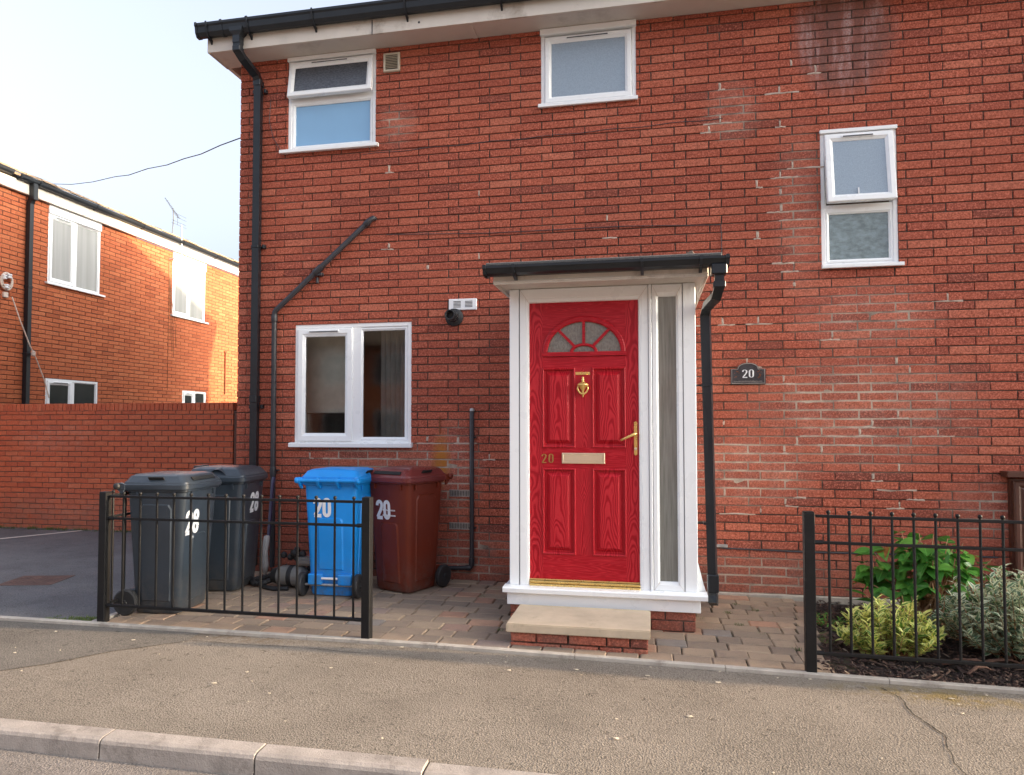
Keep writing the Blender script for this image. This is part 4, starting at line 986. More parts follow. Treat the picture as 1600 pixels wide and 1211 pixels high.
# canopy roof
pb(B(-1.098, .388, -1.520, -1.495, 2.438, 2.535), 'fascia', M['fascia'], bevel=.004)
pb(B(-1.100, .390, -1.526, -1.519, 2.452, 2.462), 'fascia_bead', M['fascia'], bevel=.002)
pb(B(-1.098, -1.078, -1.495, -.001, 2.438, 2.535), 'side_fascia', M['fascia'], bevel=.003); pb(B(.368, .388, -1.495, -.001, 2.438, 2.535), 'side_fascia', M['fascia'], bevel=.003)
pb(B(-1.078, .368, -1.495, -.001, 2.460, 2.470), 'canopy_soffit', M['soffit'])
pr = pb(MB().add([(-1.13, -1.625, 2.549), (.47, -1.625, 2.549), (.42, .0, 2.60), (-1.13, .0, 2.60), (-1.13, -1.625, 2.574), (.47, -1.625, 2.574), (.42, .0, 2.63), (-1.13, .0, 2.63)], [(0, 3, 2, 1), (4, 5, 6, 7), (0, 1, 5, 4), (1, 2, 6, 5), (2, 3, 7, 6), (3, 0, 4, 7)]), 'canopy_roof', M['felt'], bevel=.006)
pb(MB().add([(.20, -1.58, 2.56), (.30, -1.585, 2.56), (.33, -1.5, 2.565), (.22, -1.47, 2.565), (.25, -1.55, 2.60), (.28, -1.56, 2.612)], [(0, 1, 5, 4), (1, 2, 5), (2, 3, 4, 5), (3, 0, 4)]), 'mortar_lump', M['mortar'], pr)
G2 = [(-1.525, 2.546), (-1.525, 2.502), (-1.54, 2.490), (-1.585, 2.488), (-1.622, 2.498), (-1.638, 2.522), (-1.646, 2.532), (-1.646, 2.548), (-1.638, 2.548), (-1.630, 2.526), (-1.618, 2.506), (-1.585, 2.496), (-1.545, 2.498), (-1.533, 2.508), (-1.533, 2.546)]
pg = pb(MB().extrude_x(G2, -1.140, .505), 'gutter', M['gutter'])
for a, b in ((-1.147, -1.125), (.492, .515)):
    pb(MB().extrude_x([(-1.523, 2.555), (-1.523, 2.494), (-1.54, 2.480), (-1.59, 2.478), (-1.63, 2.490), (-1.646, 2.52), (-1.655, 2.53), (-1.655, 2.555)], a, b), 'gutter_end', M['gutter'], pg)
for x in (-.93, -.05, .335):
    pb(MB().extrude_x([(-1.656, 2.552), (-1.656, 2.528), (-1.64, 2.495), (-1.60, 2.476), (-1.55, 2.462), (-1.521, 2.46), (-1.521, 2.49), (-1.56, 2.495)], x-.010, x+.010), 'gutter_bracket', M['gutter'], pg)
pb(B(.40, .50, -1.635, -1.535, 2.43, 2.50), 'gutter_outlet', M['gutter'], pg, bevel=.006)
pdp = pb(MB().sq([(.452, -1.585, 2.43), (.452, -1.585, 2.355), (.440, -1.52, 2.30), (.400, -1.20, 2.285), (.396, -1.12, 2.24), (.426, -1.14, .30), (.428, -1.15, .215), (.424, -1.18, .165)], .058), 'downpipe', M['gutter'], label='black square downpipe beside the porch')
for z in (2.36,): pb(B(.414, .490, -1.623, -1.547, 2.345, 2.385), 'pipe_collar', M['gutter'], pdp, bevel=.003)
for x, y, z in ((.398, -1.12, 1.715), (.402, -1.123, .72)):
    pb(MB().box(x-.038, x+.038, y-.038, y+.038, z, z+.018).box(.315, x-.036, y-.012, y+.012, z+.002, z+.016), 'pipe_clip', M['gutter'], pdp, bevel=.002)
pb(B(.388, .466, -1.185, -1.105, .245, .37), 'pipe_shoe', M['gutter'], pdp, bevel=.006)

# ================================================================== DOORSTEP
st = thing('doorstep', 'worn stone doorstep slab on red bricks below the red door', 'step', (-.48, -1.55, -.02))
def sb(mb, name, m, **k):
    mb.v = [(x+.48, y+1.55, z+.02) for x, y, z in mb.v]; return mb.build(name, m, st, **k)
sb(B(-.949, -.012, -1.812, -1.30, .074, .131), 'slab', M['slab'], bevel=.006, seg=2)
sb(B(-.905, -.045, -1.77, -1.30, -.2, .0735), 'core', M['mortar'])
xs = [-.920, -.745, -.535, -.285, -.135, -.030]
for r, z0 in enumerate((-.055, .012)):
    for a, b in zip(xs, xs[1:]):
        o = (-.05 if r == 0 and a > -.9 else 0)
        mb = MB(); raw_brick(mb, a+o, min(b-.011+o, -.03) if b < -.1 else -.03, z0, z0+.057, .03, -1.790+random.uniform(-.003, .003), ch=.006, jag=.004); sb(mb, 'brick', M['brick'])
for z0 in (-.055, .012):
    for y in (-1.78, -1.555):
        mb = MB(); mb.T = Matrix.Translation((-.030, 0, 0)) @ Matrix.Rotation(PI/2, 4, 'Z'); raw_brick(mb, y, y+.215, z0, z0+.057, .03, 0, ch=.006); sb(mb, 'brick', M['brick'])

# ================================================================== GARDEN WALL
gw = thing('garden_wall', 'red brick garden wall with a brick-on-edge coping, left background', 'wall', (-7.5, 2.1, 0))
gl = -7.5
gwb = MB().box(-10.13-gl, -5.475-gl, .010, .215, -.3, 1.632).build('mortar_core', M['mortar_w'], gw)
gw.matrix_basis = Matrix.Translation((gl, 2.1, 0))
brick_wall(gw, gwb, -10.11-gl, -5.470-gl, -.03, 1.632, [], .200, .0635, .010, .10, M['brick_w'], first=(.2, .095), hidden=[(0, 0, 0, 0), (160, 470, 742, 900)])
mb = MB()
for i in range(26):
    for zz in range(22): pass
cv = brick_variants('coping_brick', .0605, .100, .215, 5, M['brick_w'], .004)
for i in range(66):
    o = bpy.data.objects.new('coping_brick', cv[i % 5]); COL.objects.link(o); o.parent = gw; o.location = (-5.503-gl-i*.070, random.uniform(-.008, -.003), 1.687+random.uniform(-.003, .003))
B(-10.13-gl, -5.475-gl, .004, .21, 1.630, 1.665).build('coping_bed', M['mortar_w'], gw)
gp = thing('shaded_gap_strip', 'dark strip put in for the shaded gap between garden wall and house corner', 'post', (-5.40, 2.15, 0))  # added dark strip standing in for the shaded gap beside the wall
MB().box(-.055, .055, -.05, .05, 0, 1.62).build('gap_strip', M['wood_brown'], gp, bevel=.005); MB().box(-.06, .06, -.055, .055, 1.6, 1.625).build('top_cap', M['wood_brown'], gp, bevel=.004)
dc = thing('drain_cover', 'rusty brown drain cover set in the dark driveway', 'drain cover', (-5.64, -.755, -.012), math.radians(14))
MB().ring(-.24, .24, -.2, .2, [(0, 0), (.02, 0)]).v
mb = MB(); mb.T = Matrix.Rotation(PI/2, 4, 'X') ; mb.ring(-.24, .24, -.20, .20, [(0, -.001), (0, .004), (.022, .004), (.024, .001)], False); mb.build('cover_frame', M['cover'], dc)
mb = MB().box(-.215, .215, -.175, .175, -.004, .003)
for i in range(8):
    for j in range(6): mb.box(-.19+i*.052, -.16+i*.052, -.15+j*.055, -.125+j*.055, .003, .0055)
mb.build('cover_plate', M['cover'], dc)

# ================================================================== NEIGHBOUR HOUSE
NA = math.radians(91.98)
nb = thing('neighbour_house', 'orange brick house partly in sunlight at the left of the photo', 'house', (-10.1407, 2.896, 0), NA)
nb.matrix_basis = Matrix.Translation((-10.1407, 2.896, 0)) @ Matrix.Rotation(NA, 4, 'Z')
N1, N2, N3, N4 = (.968, 2.19, 3.89, 5.128), (4.345, 5.565, 3.85, 5.082), (.98, 2.19, 1.25, 2.243), (4.753, 5.656, 1.25, 2.212)
nw = backing(-2.9, 8.0, -.3, 5.25, [N1, N2, N3, N4], .009, .16)
nw.add([(8.0, .009, -.3), (8.0, 7, -.3), (8.0, 7, 5.25), (8.0, .009, 5.25)], [(0, 1, 2, 3)]); nw.add([(-2.9, .009, -.3), (-2.9, 7, -.3), (-2.9, 7, 5.25), (-2.9, .009, 5.25)], [(0, 1, 2, 3)])
nwo = nw.build('wall', M['mortar_n'], nb)
brick_wall(nb, nwo, -2.9, 8.0, .0, 5.25, [N1, N2, N3, N4], .285, .0635, .0115, .10, M['brick_n'], first=(.285, .14), hidden=[(0, 1600, 632, 1300), (372, 1600, 0, 1300)])
def nwin(h, m, label, vent=True, head=True, wm=.09):
    w = MB(); w.ring(*h, FR(.006, .055)); mid = (h[0]+h[1])/2; w.box(mid-wm/2, mid+wm/2, .012, .06, h[2]+.03, h[3]-.03)
    w = w.build('window', M['upvc'], nb, label=label)
    if h[2] > 3:
        sill(w, h[0]-.05, h[1]+.09, h[2]+.01, d=.05)
        B(h[0]-.005, h[1]+.005, -.02, .05, h[3]-.025, h[3]+.16).build('head_trim', M['upvc'], w, bevel=.004)
    mb = sash_mesh(h[0]+.03, mid-.03, h[2]+.035, h[3]-.04, .07); mb.v = [(x, y-.010, z) for x, y, z in mb.v]; mb.build('sash', M['upvc'], w)
    pane(w, h[0]+.098, mid-.097, h[2]+.102, h[3]-.108, .012, m); pane(w, mid+.045, h[1]-.055, h[2]+.052, h[3]-.055, .03, m)
    vent_bar(w, h[0]+.14, mid-.13, h[3]-.066, -.010)
    return w
nwin(N1, M['glass_net'], 'net-curtained upper window nearest the left edge'); nwin(N2, M['glass_net'], 'net-curtained upper window in sunlight')
nwin(N3, M['glass_n'], 'dark lower window cut off by the garden wall, left'); nwin(N4, M['glass_n'], 'small dark lower window above the garden wall, right')
B(-3.0, 8.2, -.075, -.005, 5.252, 5.44).build('fascia', M['fascia'], nb, bevel=.004)
ngp = [(-.078, 5.52), (-.078, 5.45), (-.10, 5.435), (-.14, 5.44), (-.165, 5.47), (-.172, 5.515), (-.165, 5.52), (-.155, 5.475), (-.135, 5.45), (-.10, 5.447), (-.088, 5.455), (-.088, 5.52)]
ng = MB().extrude_x(ngp, .22, 8.25); ng.extrude_x([(y, z+.02) for y, z in ngp], -3.05, .10); ng = ng.build('gutter', M['gutter'], nb)
for x in (.24, .62, 1.9, 3.2, 4.5, 5.8, 6.9): MB().extrude_x([(-.18, 5.525), (-.18, 5.50), (-.168, 5.45), (-.13, 5.43), (-.076, 5.425), (-.076, 5.45), (-.13, 5.45)], x-.015, x+.015).build('gutter_bracket', M['gutter'], ng)
rf = MB().add([(-3.1, -.09, 5.50), (8.3, -.09, 5.50), (8.3, 3.5, 6.9), (-3.1, 3.5, 6.9), (-3.1, -.09, 5.54), (8.3, -.09, 5.54), (8.3, 3.5, 6.95), (-3.1, 3.5, 6.95)], [(0, 1, 2, 3), (4, 7, 6, 5), (0, 4, 5, 1), (1, 5, 6, 2), (3, 7, 4, 0)])
rf.add([(-3.1, 7.2, 5.5), (8.3, 7.2, 5.5), (8.3, 3.5, 6.95), (-3.1, 3.5, 6.95)], [(0, 1, 2, 3)]); nr = rf.build('roof', M['tile'], nb)
mb = MB()
for i in range(36):
    x = -3.05+i*.31; a = random.uniform(0, .015); mb.add([(x, -.13, 5.545+a), (x+.30, -.13, 5.54+a), (x+.30, .25, 5.69+a), (x, .25, 5.69+a), (x, -.13, 5.575+a), (x+.30, -.13, 5.57+a), (x+.30, .25, 5.72+a), (x, .25, 5.72+a)], [(0, 1, 2, 3), (4, 7, 6, 5), (0, 4, 5, 1), (1, 5, 6, 2), (3, 7, 4, 0)])
mb.build('roof_tile', M['tile'], nr)
ndp = MB().sq([(.52, -.12, 5.45), (.52, -.12, 5.25), (.52, -.06, 5.12), (.52, -.06, .0)], .075).build('downpipe', M['gutter'], nb)
MB().box(.475, .565, -.17, -.07, 5.17, 5.44).build('gutter_outlet', M['gutter'], ng, bevel=.008)
MB().box(.476, .564, -.105, -.012, 3.70, 3.75).build('pipe_collar', M['gutter'], ndp, bevel=.004); MB().box(.476, .564, -.105, -.012, 2.6, 2.63).build('pipe_collar', M['gutter'], ndp, bevel=.004)
mb = MB()
for k, (x, dx) in enumerate(((4.22, .0), (4.24, .05), (4.27, .22), (4.235, .12), (4.25, .16))):
    mb = MB(); mb.tube([(x-.03, -.008, 5.0), (x, -.006, 4.6), (x+dx*.3, -.006, 4.1), (x+dx*.8, -.006, 3.7), (x+dx, -.006, 3.4-.12*k if k else 2.2)], .0045, 5).build('wall_cable', M['copper'], nb)
mb = MB()
mb.tube([(6.42, -.012, 3.25), (6.42, -.012, 2.2)], .02, 6)
mb.box(6.38, 6.46, -.03, .0, 3.23, 3.26)
mb.build('wall_pipe', M['copper'], nb)

# aerial on the neighbour's eaves
def npt(s, o, z): return nb.matrix_basis @ Vector((s, o, z))
ap = npt(4.46, -.13, 5.13)
ae = thing('tv_aerial', 'tv aerial on a thin mast above the neighbouring roof', 'aerial', ap)
rel = lambda s, o, z: npt(s, o, z)-ap
MB().tube([rel(4.46, -.13, 5.13), rel(4.44, -.13, 5.86)], .014, 8).build('mast', M['galv'], ae)
MB().tube([rel(4.20, -.012, 5.05), rel(4.30, -.13, 5.10), rel(4.47, -.14, 5.14)], .012, 8).build('mast_bracket', M['galv'], ae)
MB().tube([rel(4.16, -.10, 5.55), rel(4.20, -.10, 5.92), rel(4.18, -.10, 6.16)], .010, 6).build('second_mast', M['cable'], ae)
b0, b1 = rel(4.25, -.15, 6.10), rel(3.55, -.10, 6.62)
MB().tube([b0, b1], .008, 6).build('boom', M['cable'], ae)
mb = MB()
for i in range(12):
    p = b0+(b1-b0)*(.08+i/12*.9); d = (rel(5, -.1, 5.5)-rel(4, -.1, 5.66))*(.17-.006*i); mb.tube([p-d, p+d], .0045, 5)
mb.build('director_rod', M['cable'], ae)
mb = MB()
for z in (5.86, 5.96, 6.12, 6.24): c = rel(4.25, -.12, z); d = rel(5, 0, 0)-rel(4, 0, 0); mb.tube([c-d*(.35 if z < 6.1 else .12), c+d*.48], .0055, 5)
mb.tube([rel(4.22, -.12, 5.86), rel(4.22, -.12, 6.24)], .006, 5); mb.build('reflector_rod', M['cable'], ae)
for o_ in [q for q in bpy.data.objects if q.parent == ae and q.name.split('.')[0] in ('boom', 'director_rod', 'reflector_rod')]:
    o_.scale = (.62, .62, .62); c0 = rel(4.30, -.12, 6.02); o_.location = c0*.38+(rel(4.36, -.12, 5.93)-c0)
# insulator and its drop wire
ip = npt(.13, -.0, 3.74); ins = thing('wire_insulator', 'white porcelain insulators in a cable coil on orange brick', 'insulator', ip)
irel = lambda s, o, z: npt(s, o, z)-ip
mb = MB(); mb.tube([irel(.13+.15*math.cos(a*.35), -.05, 3.74+.19*math.sin(a*.35)) for a in range(20)], .020, 8); mb.tube([irel(.12+.12*math.cos(a*.35), -.07, 3.76+.16*math.sin(a*.35)) for a in range(19)], .015, 8); mb.build('cable_coil', M['pale'], ins, smooth='all')
for s, z in ((.04, 3.82), (.17, 3.86), (.10, 3.62)):
    c = irel(s, -.08, z); MB().lathe(c, [(.02, -.05), (.05, -.045), (.055, -.02), (.035, -.01), (.035, .01), (.055, .02), (.05, .045), (.02, .05)], 12).build('insulator_body', M['white'], ins, smooth=40)
MB().box(-.05, .05, -.06, .06, -.36, -.24).build('bracket', M['pale'], ins, bevel=.01)
MB().tube([irel(.19, -.08, 3.5), irel(.30, -.14, 3.12), irel(.48, -.15, 2.75), irel(.62, -.14, 2.55), irel(.80, -.13, 2.22), irel(.93, -.12, 1.9)], .009, 6).build('drop_wire', M['pale'], ins)
MB().lathe(irel(.555, -.15, 2.62), [(.005, -.05), (.03, -.03), (.03, .03), (.005, .05)], 8).build('wire_clamp', M['pale'], ins)
tag(MB().tube([(-4.085, 0.005, 4.36), (-4.5, .29, 4.43), (-4.92, .56, 4.47), (-5.33, .83, 4.55), (-5.77, 1.11, 4.61), (-6.32, 1.46, 4.73), (-6.93, 1.86, 4.83), (-7.41, 2.17, 4.95), (-8.29, 2.74, 5.13), (-9.26, 3.37, 5.37), (-10.31, 4.05, 5.68)], .006, 6).build('overhead_cable', M['cable'], smooth='all'), 'thin dark cable sagging between the two houses across the sky', 'cable')

for o_ in [q for q in bpy.data.objects if q.parent == ins and q.name.split('.')[0] in ('cable_coil', 'insulator_body', 'bracket')]: o_.scale = (.72, .72, .72)
# ================================================================== HOUSES ACROSS THE STREET (behind the camera; the kitchen glass mirrors them)
op = thing('terraced_house', 'brick house across the street mirrored in the kitchen window', 'house', (-5.6, -22, -.1))
MB().box(-16, 20, -8, 0, -.3, 5.0).build('wall', M['brick_n'], op)
MB().extrude_x([(.35, 4.95), (.35, 5.05), (-4, 6.9), (-8.35, 5.05), (-8.35, 4.95)], -16.2, 20.2).build('roof', M['tile'], op)
for i in range(6):
    x = -14+i*5.6
    for z in (.95, 3.3):
        for dx in (0, 2.4):
            w = MB().box(x+dx, x+dx+1.3, -.05, .03, z, z+1.25).build('window', M['upvc'], op); MB().box(x+dx+.09, x+dx+.61, .031, .036, z+.09, z+1.16).build('pane', M['glass_n'], w); MB().box(x+dx+.69, x+dx+1.21, .031, .036, z+.09, z+1.16).build('pane', M['glass_n'], w)
    MB().box(x+4.0, x+4.95, -.03, .03, .0, 2.1).build('door', M['upvc'], op)
# ================================================================== RAILINGS
def railing(label, p0, p1, posts, nbars, first, step, zt, zm, zb, slope=0.):
    p0, p1 = Vector(p0), Vector(p1); L = (p1-p0).length; ang = math.atan2(p1.y-p0.y, p1.x-p0.x)
    r = thing('metal_railing', label, 'railing', (p0.x, p0.y, p0.z), ang, 'black metal railings in front of the house')
    zz = lambda x: slope*x
    for x in posts:
        ro = MB().box(x-.030, x+.030, -.030, .030, -.25, .945+zz(x)).build('post', M['iron'], r, bevel=.003)
        MB().box(x-.028, x+.028, -.028, .028, .945+zz(x), .949+zz(x)).build('top_cap', M['iron'], ro, bevel=.0015)
    a, b = .04, L-.04 if len(posts) > 1 else L
    for z, h in ((zt, .0098), (zm, .0098), (zb, .0115)):
        MB().loft([[(x, -h, z-h*.9+zz(x)), (x, h, z-h*.9+zz(x)), (x, h, z+h*.9+zz(x)), (x, -h, z+h*.9+zz(x))] for x in (a, b)], cap0=True, cap1=True).build('rail', M['iron'], r, bevel=.002)
    for x in posts:
        for z in (zm, zb):
            MB().tube([(x+(.03 if x < L/2 else -.03), 0, z+zz(x)), (x+(.075 if x < L/2 else -.075), 0, z+zz(x))], .014, 8).build('rail_bracket', M['iron'], r)
    bar = MB().tube([(0, 0, zb), (0, 0, zt+.004)], .0082, 8).mesh('bar', M['iron'], True); fin = MB().lathe((0, 0, zt+.005), [(.006, 0), (.009, .004), (.006, .007), (.0105, .012), (.013, .02), (.0105, .028), (.003, .032)], 10).mesh('finial', M['iron'], 'all')
    for i in range(nbars):
        x = first+i*step; bo = bpy.data.objects.new('bar', bar); COL.objects.link(bo); bo.parent = r; bo.location = (x, 0, zz(x))
        fo = bpy.data.objects.new('finial', fin); COL.objects.link(fo); fo.parent = bo
    return r
railing('black metal railing in front of the four wheelie bins', (-3.945, -1.872, 0), (-1.890, -1.884, 0), (0, 2.055), 14, .155, .1385, .915, .755, .122)
railing('short black side railing behind the left corner post by the driveway', (-3.962, -1.83, 0), (-3.962, -.25, 0), (), 12, .055, .125, .915, .755, .122)
railing('black metal railing in front of the flower bed', (.925, -1.885, -.032), (4.4, -1.885, -.032), (0,), 25, .112, .1168, .923, .766, .112, -.009)

# ================================================================== WHEELIE BINS
def rrect(w0, w1, d0, d1, r, z, n=5):                           # rounded rectangle loop x in [w0,w1], y in [d0,d1]
    out = []
    for cx, cy, a in ((w1-r, d1-r, 0), (w0+r, d1-r, 90), (w0+r, d0+r, 180), (w1-r, d0+r, 270)):
        for i in range(n+1):
            t = math.radians(a+90*i/n); out.append((cx+r*math.cos(t), cy+r*math.sin(t), z))
    return out
def make_bin(label, loc, rz, body_m, lid_m, num, numx, numz, numh, style, group):
    r = thing('wheelie_bin', label, 'wheelie bin', loc, rz, group); r.scale = (.945, .97, 1)
    lp = lambda z: .205+.045*z/.95                              # half width by height
    fr = lambda z: -.195-.065*z/.95; bk = lambda z: .180+.050*z/.95
    zs = [.010, .035, .16, .5, .90, .93]
    b = MB().loft([rrect(-lp(z)+(.012 if z < .02 else 0), lp(z)-(.012 if z < .02 else 0), fr(z)+(.012 if z < .02 else 0), bk(z), .045, z) for z in zs], cap0=True)
    b.loft([rrect(-.256, .256, -.268, .240, .05, .93), rrect(-.264, .264, -.276, .248, .05, .935), rrect(-.264, .264, -.276, .248, .05, .962), rrect(-.24, .24, -.25, .225, .05, .962)])
    bo = b.build('body', body_m, r, smooth=35)
    # moulded raised panels on the front, the sides and the back
    def panel_front(x0, x1, z0, z1, out, y_of, rad=.035):
        pts = [(x0, z0), (x1, z0), (x1, z1-rad)]+[(x1-rad+rad*math.cos(math.radians(a)), z1-rad+rad*math.sin(math.radians(a))) for a in (30, 60, 90)]+[(x0+rad-rad*math.sin(math.radians(a)), z1-rad+rad*math.cos(math.radians(a))) for a in (0, 30, 60)]+[(x0, z1-rad)]
        cx, cz = (x0+x1)/2, (z0+z1)/2; sgn = -1 if y_of is fr else 1
        ins = [((x-cx)*(1-.014/(x1-x0)*2)+cx, (z-cz)*(1-.010/(z1-z0)*2)+cz) for x, z in pts]
        return MB().loft([[(x, y_of(z)-sgn*.002, z) for x, z in pts], [(x, y_of(z)+sgn*out, z) for x, z in ins]], cap1=True)
    panel_front(-.105, .105, .08, .60, .010, fr).build('front_panel', body_m, r, smooth=25)
    for s in (-1, 1):
        mb = MB(); q = [(-.13, .10), (.11, .10), (.115, .80), (.09, .84), (-.13, .84), (-.155, .80)]
        mb.loft([[(s*(lp(z)-.002), y, z) for y, z in q], [(s*(lp(z)+.008), y*.93, .47+(z-.47)*.975) for y, z in q]], cap1=True); mb.build('side_panel', body_m, r, smooth=25)
    for s in (-1, 1):                                           # ribs below the rim
        [MB().box(*q_).build('rim_rib', body_m, r) for q_ in ((s*.16-.006, s*.16+.006, -.273, -.24, .885, .932), (s*.262-.006, s*.262+.006, -.19, -.175, .885, .932), (s*.262-.006, s*.262+.006, .12, .135, .885, .932))]
    panel_front(-.12, .12, .22, .66, .010, bk, .03).build('back_panel', body_m, r, smooth=25)
    [MB().box(a_, a_+.13, .17, .23, .10, .19).build('axle_housing', body_m, r, bevel=.008) for a_ in (-.205, .075)]
    # lid
    ld = MB()
    dome = .050 if style != 'dome' else .058
    ld.loft([rrect(-.274, .274, -.286, .258, .045, .945), rrect(-.280, .280, -.292, .262, .05, .955), rrect(-.280, .280, -.292, .262, .05, .985), rrect(-.273, .273, -.286, .258, .05, .990), rrect(-.269, .269, -.282, .256, .05, 1.005), rrect(-.261, .261, -.274, .25, .05, 1.012),
             rrect(-.235, .235, -.235, .225, .05, 1.012+dome*.75), rrect(-.205, .205, -.195, .205, .06, 1.012+dome), rrect(-.10, .10, -.10, .11, .05, 1.012+dome+.006)], cap0=True, cap1=True)
    lo = ld.build('lid', lid_m, r, smooth=30)
    if style != 'dome':                                         # front grip slot and side slots
        T = Matrix.Translation((0, -.268, 1.028)) @ Matrix.Rotation(math.radians(-42), 4, 'X')
        mb = MB(); mb.T = T; mb.box(-.16, .16, -.002, .003, -.016, .016); mb.build('grip_slot', M['void'], lo)
        for s in (-1, 1):
            T = Matrix.Translation((s*.262, -.03, 1.033)) @ Matrix.Rotation(s*math.radians(42), 4, 'Y')
            mb = MB(); mb.T = T; mb.box(-.003, .003, -.065, .065, -.016, .016); mb.build('grip_slot', M['void'], lo)
    else:
        mb = MB()
        for s in (-1, 1):
            mb.loft([[(s*.275, -.12+.02*k, 1.012+.045*math.sin(PI*k/8)) for k in range(9)], [(s*.18, -.12+.02*k, 1.018+.06*math.sin(PI*k/8)) for k in range(9)]], close=False)
        mb.build('lid_bulge', lid_m, lo, smooth=True)
        mb = MB(); mb.box(-.10, .10, .20, .28, 1.05, 1.078); mb.build('lid_ridge', lid_m, lo, bevel=.012, seg=2)
    # hinge and handle bar at the back
    MB().tube([(-.275, .285, .975), (.275, .285, .975)], .017, 10).build('handle_bar', body_m, r, smooth=True)
    for x in (-.265, -.09, .09, .265):
        MB().extrude_x([(.22, .945), (.292, .950), (.305, .972), (.295, .995), (.27, 1.002), (.22, .99)], x-.016, x+.016).extrude_x([(.232, .90), (.255, .91), (.297, .955), (.232, .955)], x-.012, x+.012).build('hinge_lug', body_m, r, bevel=.004)
    for s in (-1, 1): MB().lathe((s*.285, .285, .975), [(.012, -.02), (.024, -.014), (.026, 0), (.024, .014), (.012, .02)], 12, 'x').build('hinge_knob', M['rubber'] if style == 'plain' else body_m, r, smooth='all')
    # wheels
    MB().tube([(-.27, .208, .1), (.27, .208, .1)], .011, 8).build('axle', M['galv'], r)
    for s in (-1, 1):
        wl = MB().lathe((s*.262, .208, .1), [(.070, -.022), (.088, -.024), (.098, -.016), (.1, 0), (.098, .016), (.088, .024), (.070, .022)], 24, 'x').build('wheel', M['rubber'], r, smooth=40)
        mb = MB().lathe((s*.262, .208, .1), [(.018, -.03), (.022, -.012), (.070, -.010), (.071, .010), (.022, .012), (.018, .03)], 20, 'x')
        for k in range(8):
            a = k*PI/4; mb.tube([(s*.262+s*.014, .208+.02*math.cos(a), .1+.02*math.sin(a)), (s*.262+s*.014, .208+.07*math.cos(a), .1+.07*math.sin(a))], .005, 5)
        mb.build('hub', M['rubber'], wl, smooth=40)
    # number sticker
    if num:
        back = style == 'back'; mb = digits(num, 0, 0, numh, numh*.96, -.0025, -.0005, .175, .53)
        T = Matrix.Rotation(PI, 4, 'Z') if back else Matrix()
        yy = bk if back else fr; res = []
        for x, y, z in mb.v:
            X, Z = numx+x, numz+z
            res.append((T @ Vector((X, 0, Z)))+Vector((0, (bk(Z)+.0005-y) if back else (fr(Z)-.0005+y), 0)))
        mb.v = [tuple(v) for v in res]; mb.build('number_sticker', M['white'], r)
    return r
GB = 'wheelie bins on the forecourt'
make_bin('dark grey wheelie bin numbered 28 in front, beside the corner post', (-3.72, -1.435, 0), math.radians(94), M['bin_grey'], M['bin_grey'], '28', -.205, .595, .195, 'plain', GB)
make_bin('dark grey wheelie bin numbered 28 behind, against the house downpipe', (-3.725, -.70, 0), math.radians(97), M['bin_grey'], M['bin_grey'], '28', -.05, .66, .185, 'dome', GB)
bb = make_bin('bright blue wheelie bin numbered 20 with its wheels facing the street', (-2.645, -.668, 0), math.radians(181), M['bin_blue'], M['bin_blue'], '20', -.16, .66, .17, 'back', GB)
tagw = bb
MB().tube([(-.075, .222, .155), (.075, .222, .155)], .010, 8).build('foot_bar', M['white'], bb)
br = make_bin('maroon brown wheelie bin numbered 20 under the pipe', (-2.125, -.43, 0), math.radians(-21.4), M['bin_brown'], M['lid_brown'], '20', -.155, .62, .175, 'brown', GB)
mb = MB()
for k, z in ((0, .70), (1, .655)):
    x = -.075
    while x < .07: w = random.uniform(.006, .012); mb.stroke([(x, z), (x+w*.5, z+.012), (x+w, z)], .003, -.2455-.0015*(1-k), -.238); x += w+.005
mb.build('small_lettering', M['white'], br)

# ================================================================== OLD VACUUM CLEANER
vc = thing('vacuum_cleaner', 'discarded grey vacuum cleaner with black hose beside the blue bin', 'vacuum cleaner', (-3.12, -.60, 0))
mb = MB(); mb.lathe((-.14, 0, .10), [(.03, -.02), (.075, 0), (.088, .03), (.09, .06), (.092, .16), (.085, .24), (.05, .27)], 18, 'x'); mb.build('drum', M['vac_grey'], vc, smooth=40)
MB().lathe((-.165, 0, .10), [(.02, -.04), (.06, -.03), (.07, .0), (.08, .03)], 16, 'x').build('nose', M['rubber'], vc, smooth=40)
MB().lathe((-.01, 0, .10), [(.0925, -.02), (.095, -.015), (.095, .02), (.0925, .025)], 18, 'x').build('band', M['rubber'], vc, smooth=40)
MB().box(.04, .2, -.05, .07, .20, .27).build('top_cover', M['vac_grey'], vc, bevel=.02, seg=2)
mb = MB()
for i in range(14): mb.lathe((random.uniform(-.12, .16), random.uniform(.02, .14), random.uniform(.16, .31)), [(.005, -.03), (.03, -.015), (.032, .012), (.01, .03)], 8, random.choice('xyz'))
mb.build('tool_heads', M['rubber'], vc, smooth=True)
pts = [(-.18, 0, .07), (-.27, -.06, .035), (-.36, -.05, .03), (-.415, .02, .035), (-.40, .10, .04), (-.33, .14, .05), (-.25, .17, .10), (-.15, .2, .15)]
cv = []
for i in range(len(pts)-1):
    for t in range(6): f = t/6; cv.append(Vector(pts[i]).lerp(Vector(pts[i+1]), f))
MB().tube(cv, [.026 if i % 2 else .022 for i in range(len(cv))], 10).build('hose', M['rubber'], vc)
MB().tube([(-.24, -.1, .02), (-.10, -.16, .018), (.02, -.13, .018)], .02, 8).build('hose', M['rubber'], vc, smooth=True)
wd = thing('vacuum_wand', 'dark vacuum tube with grey handle propped behind the grey bins', 'vacuum wand', (-3.56, -.30, 0))
MB().tube([(-.045, .20, .93), (-.05, .185, .88), (-.015, .06, .38)], .017, 8).build('tube', M['wand'], wd, smooth=True)
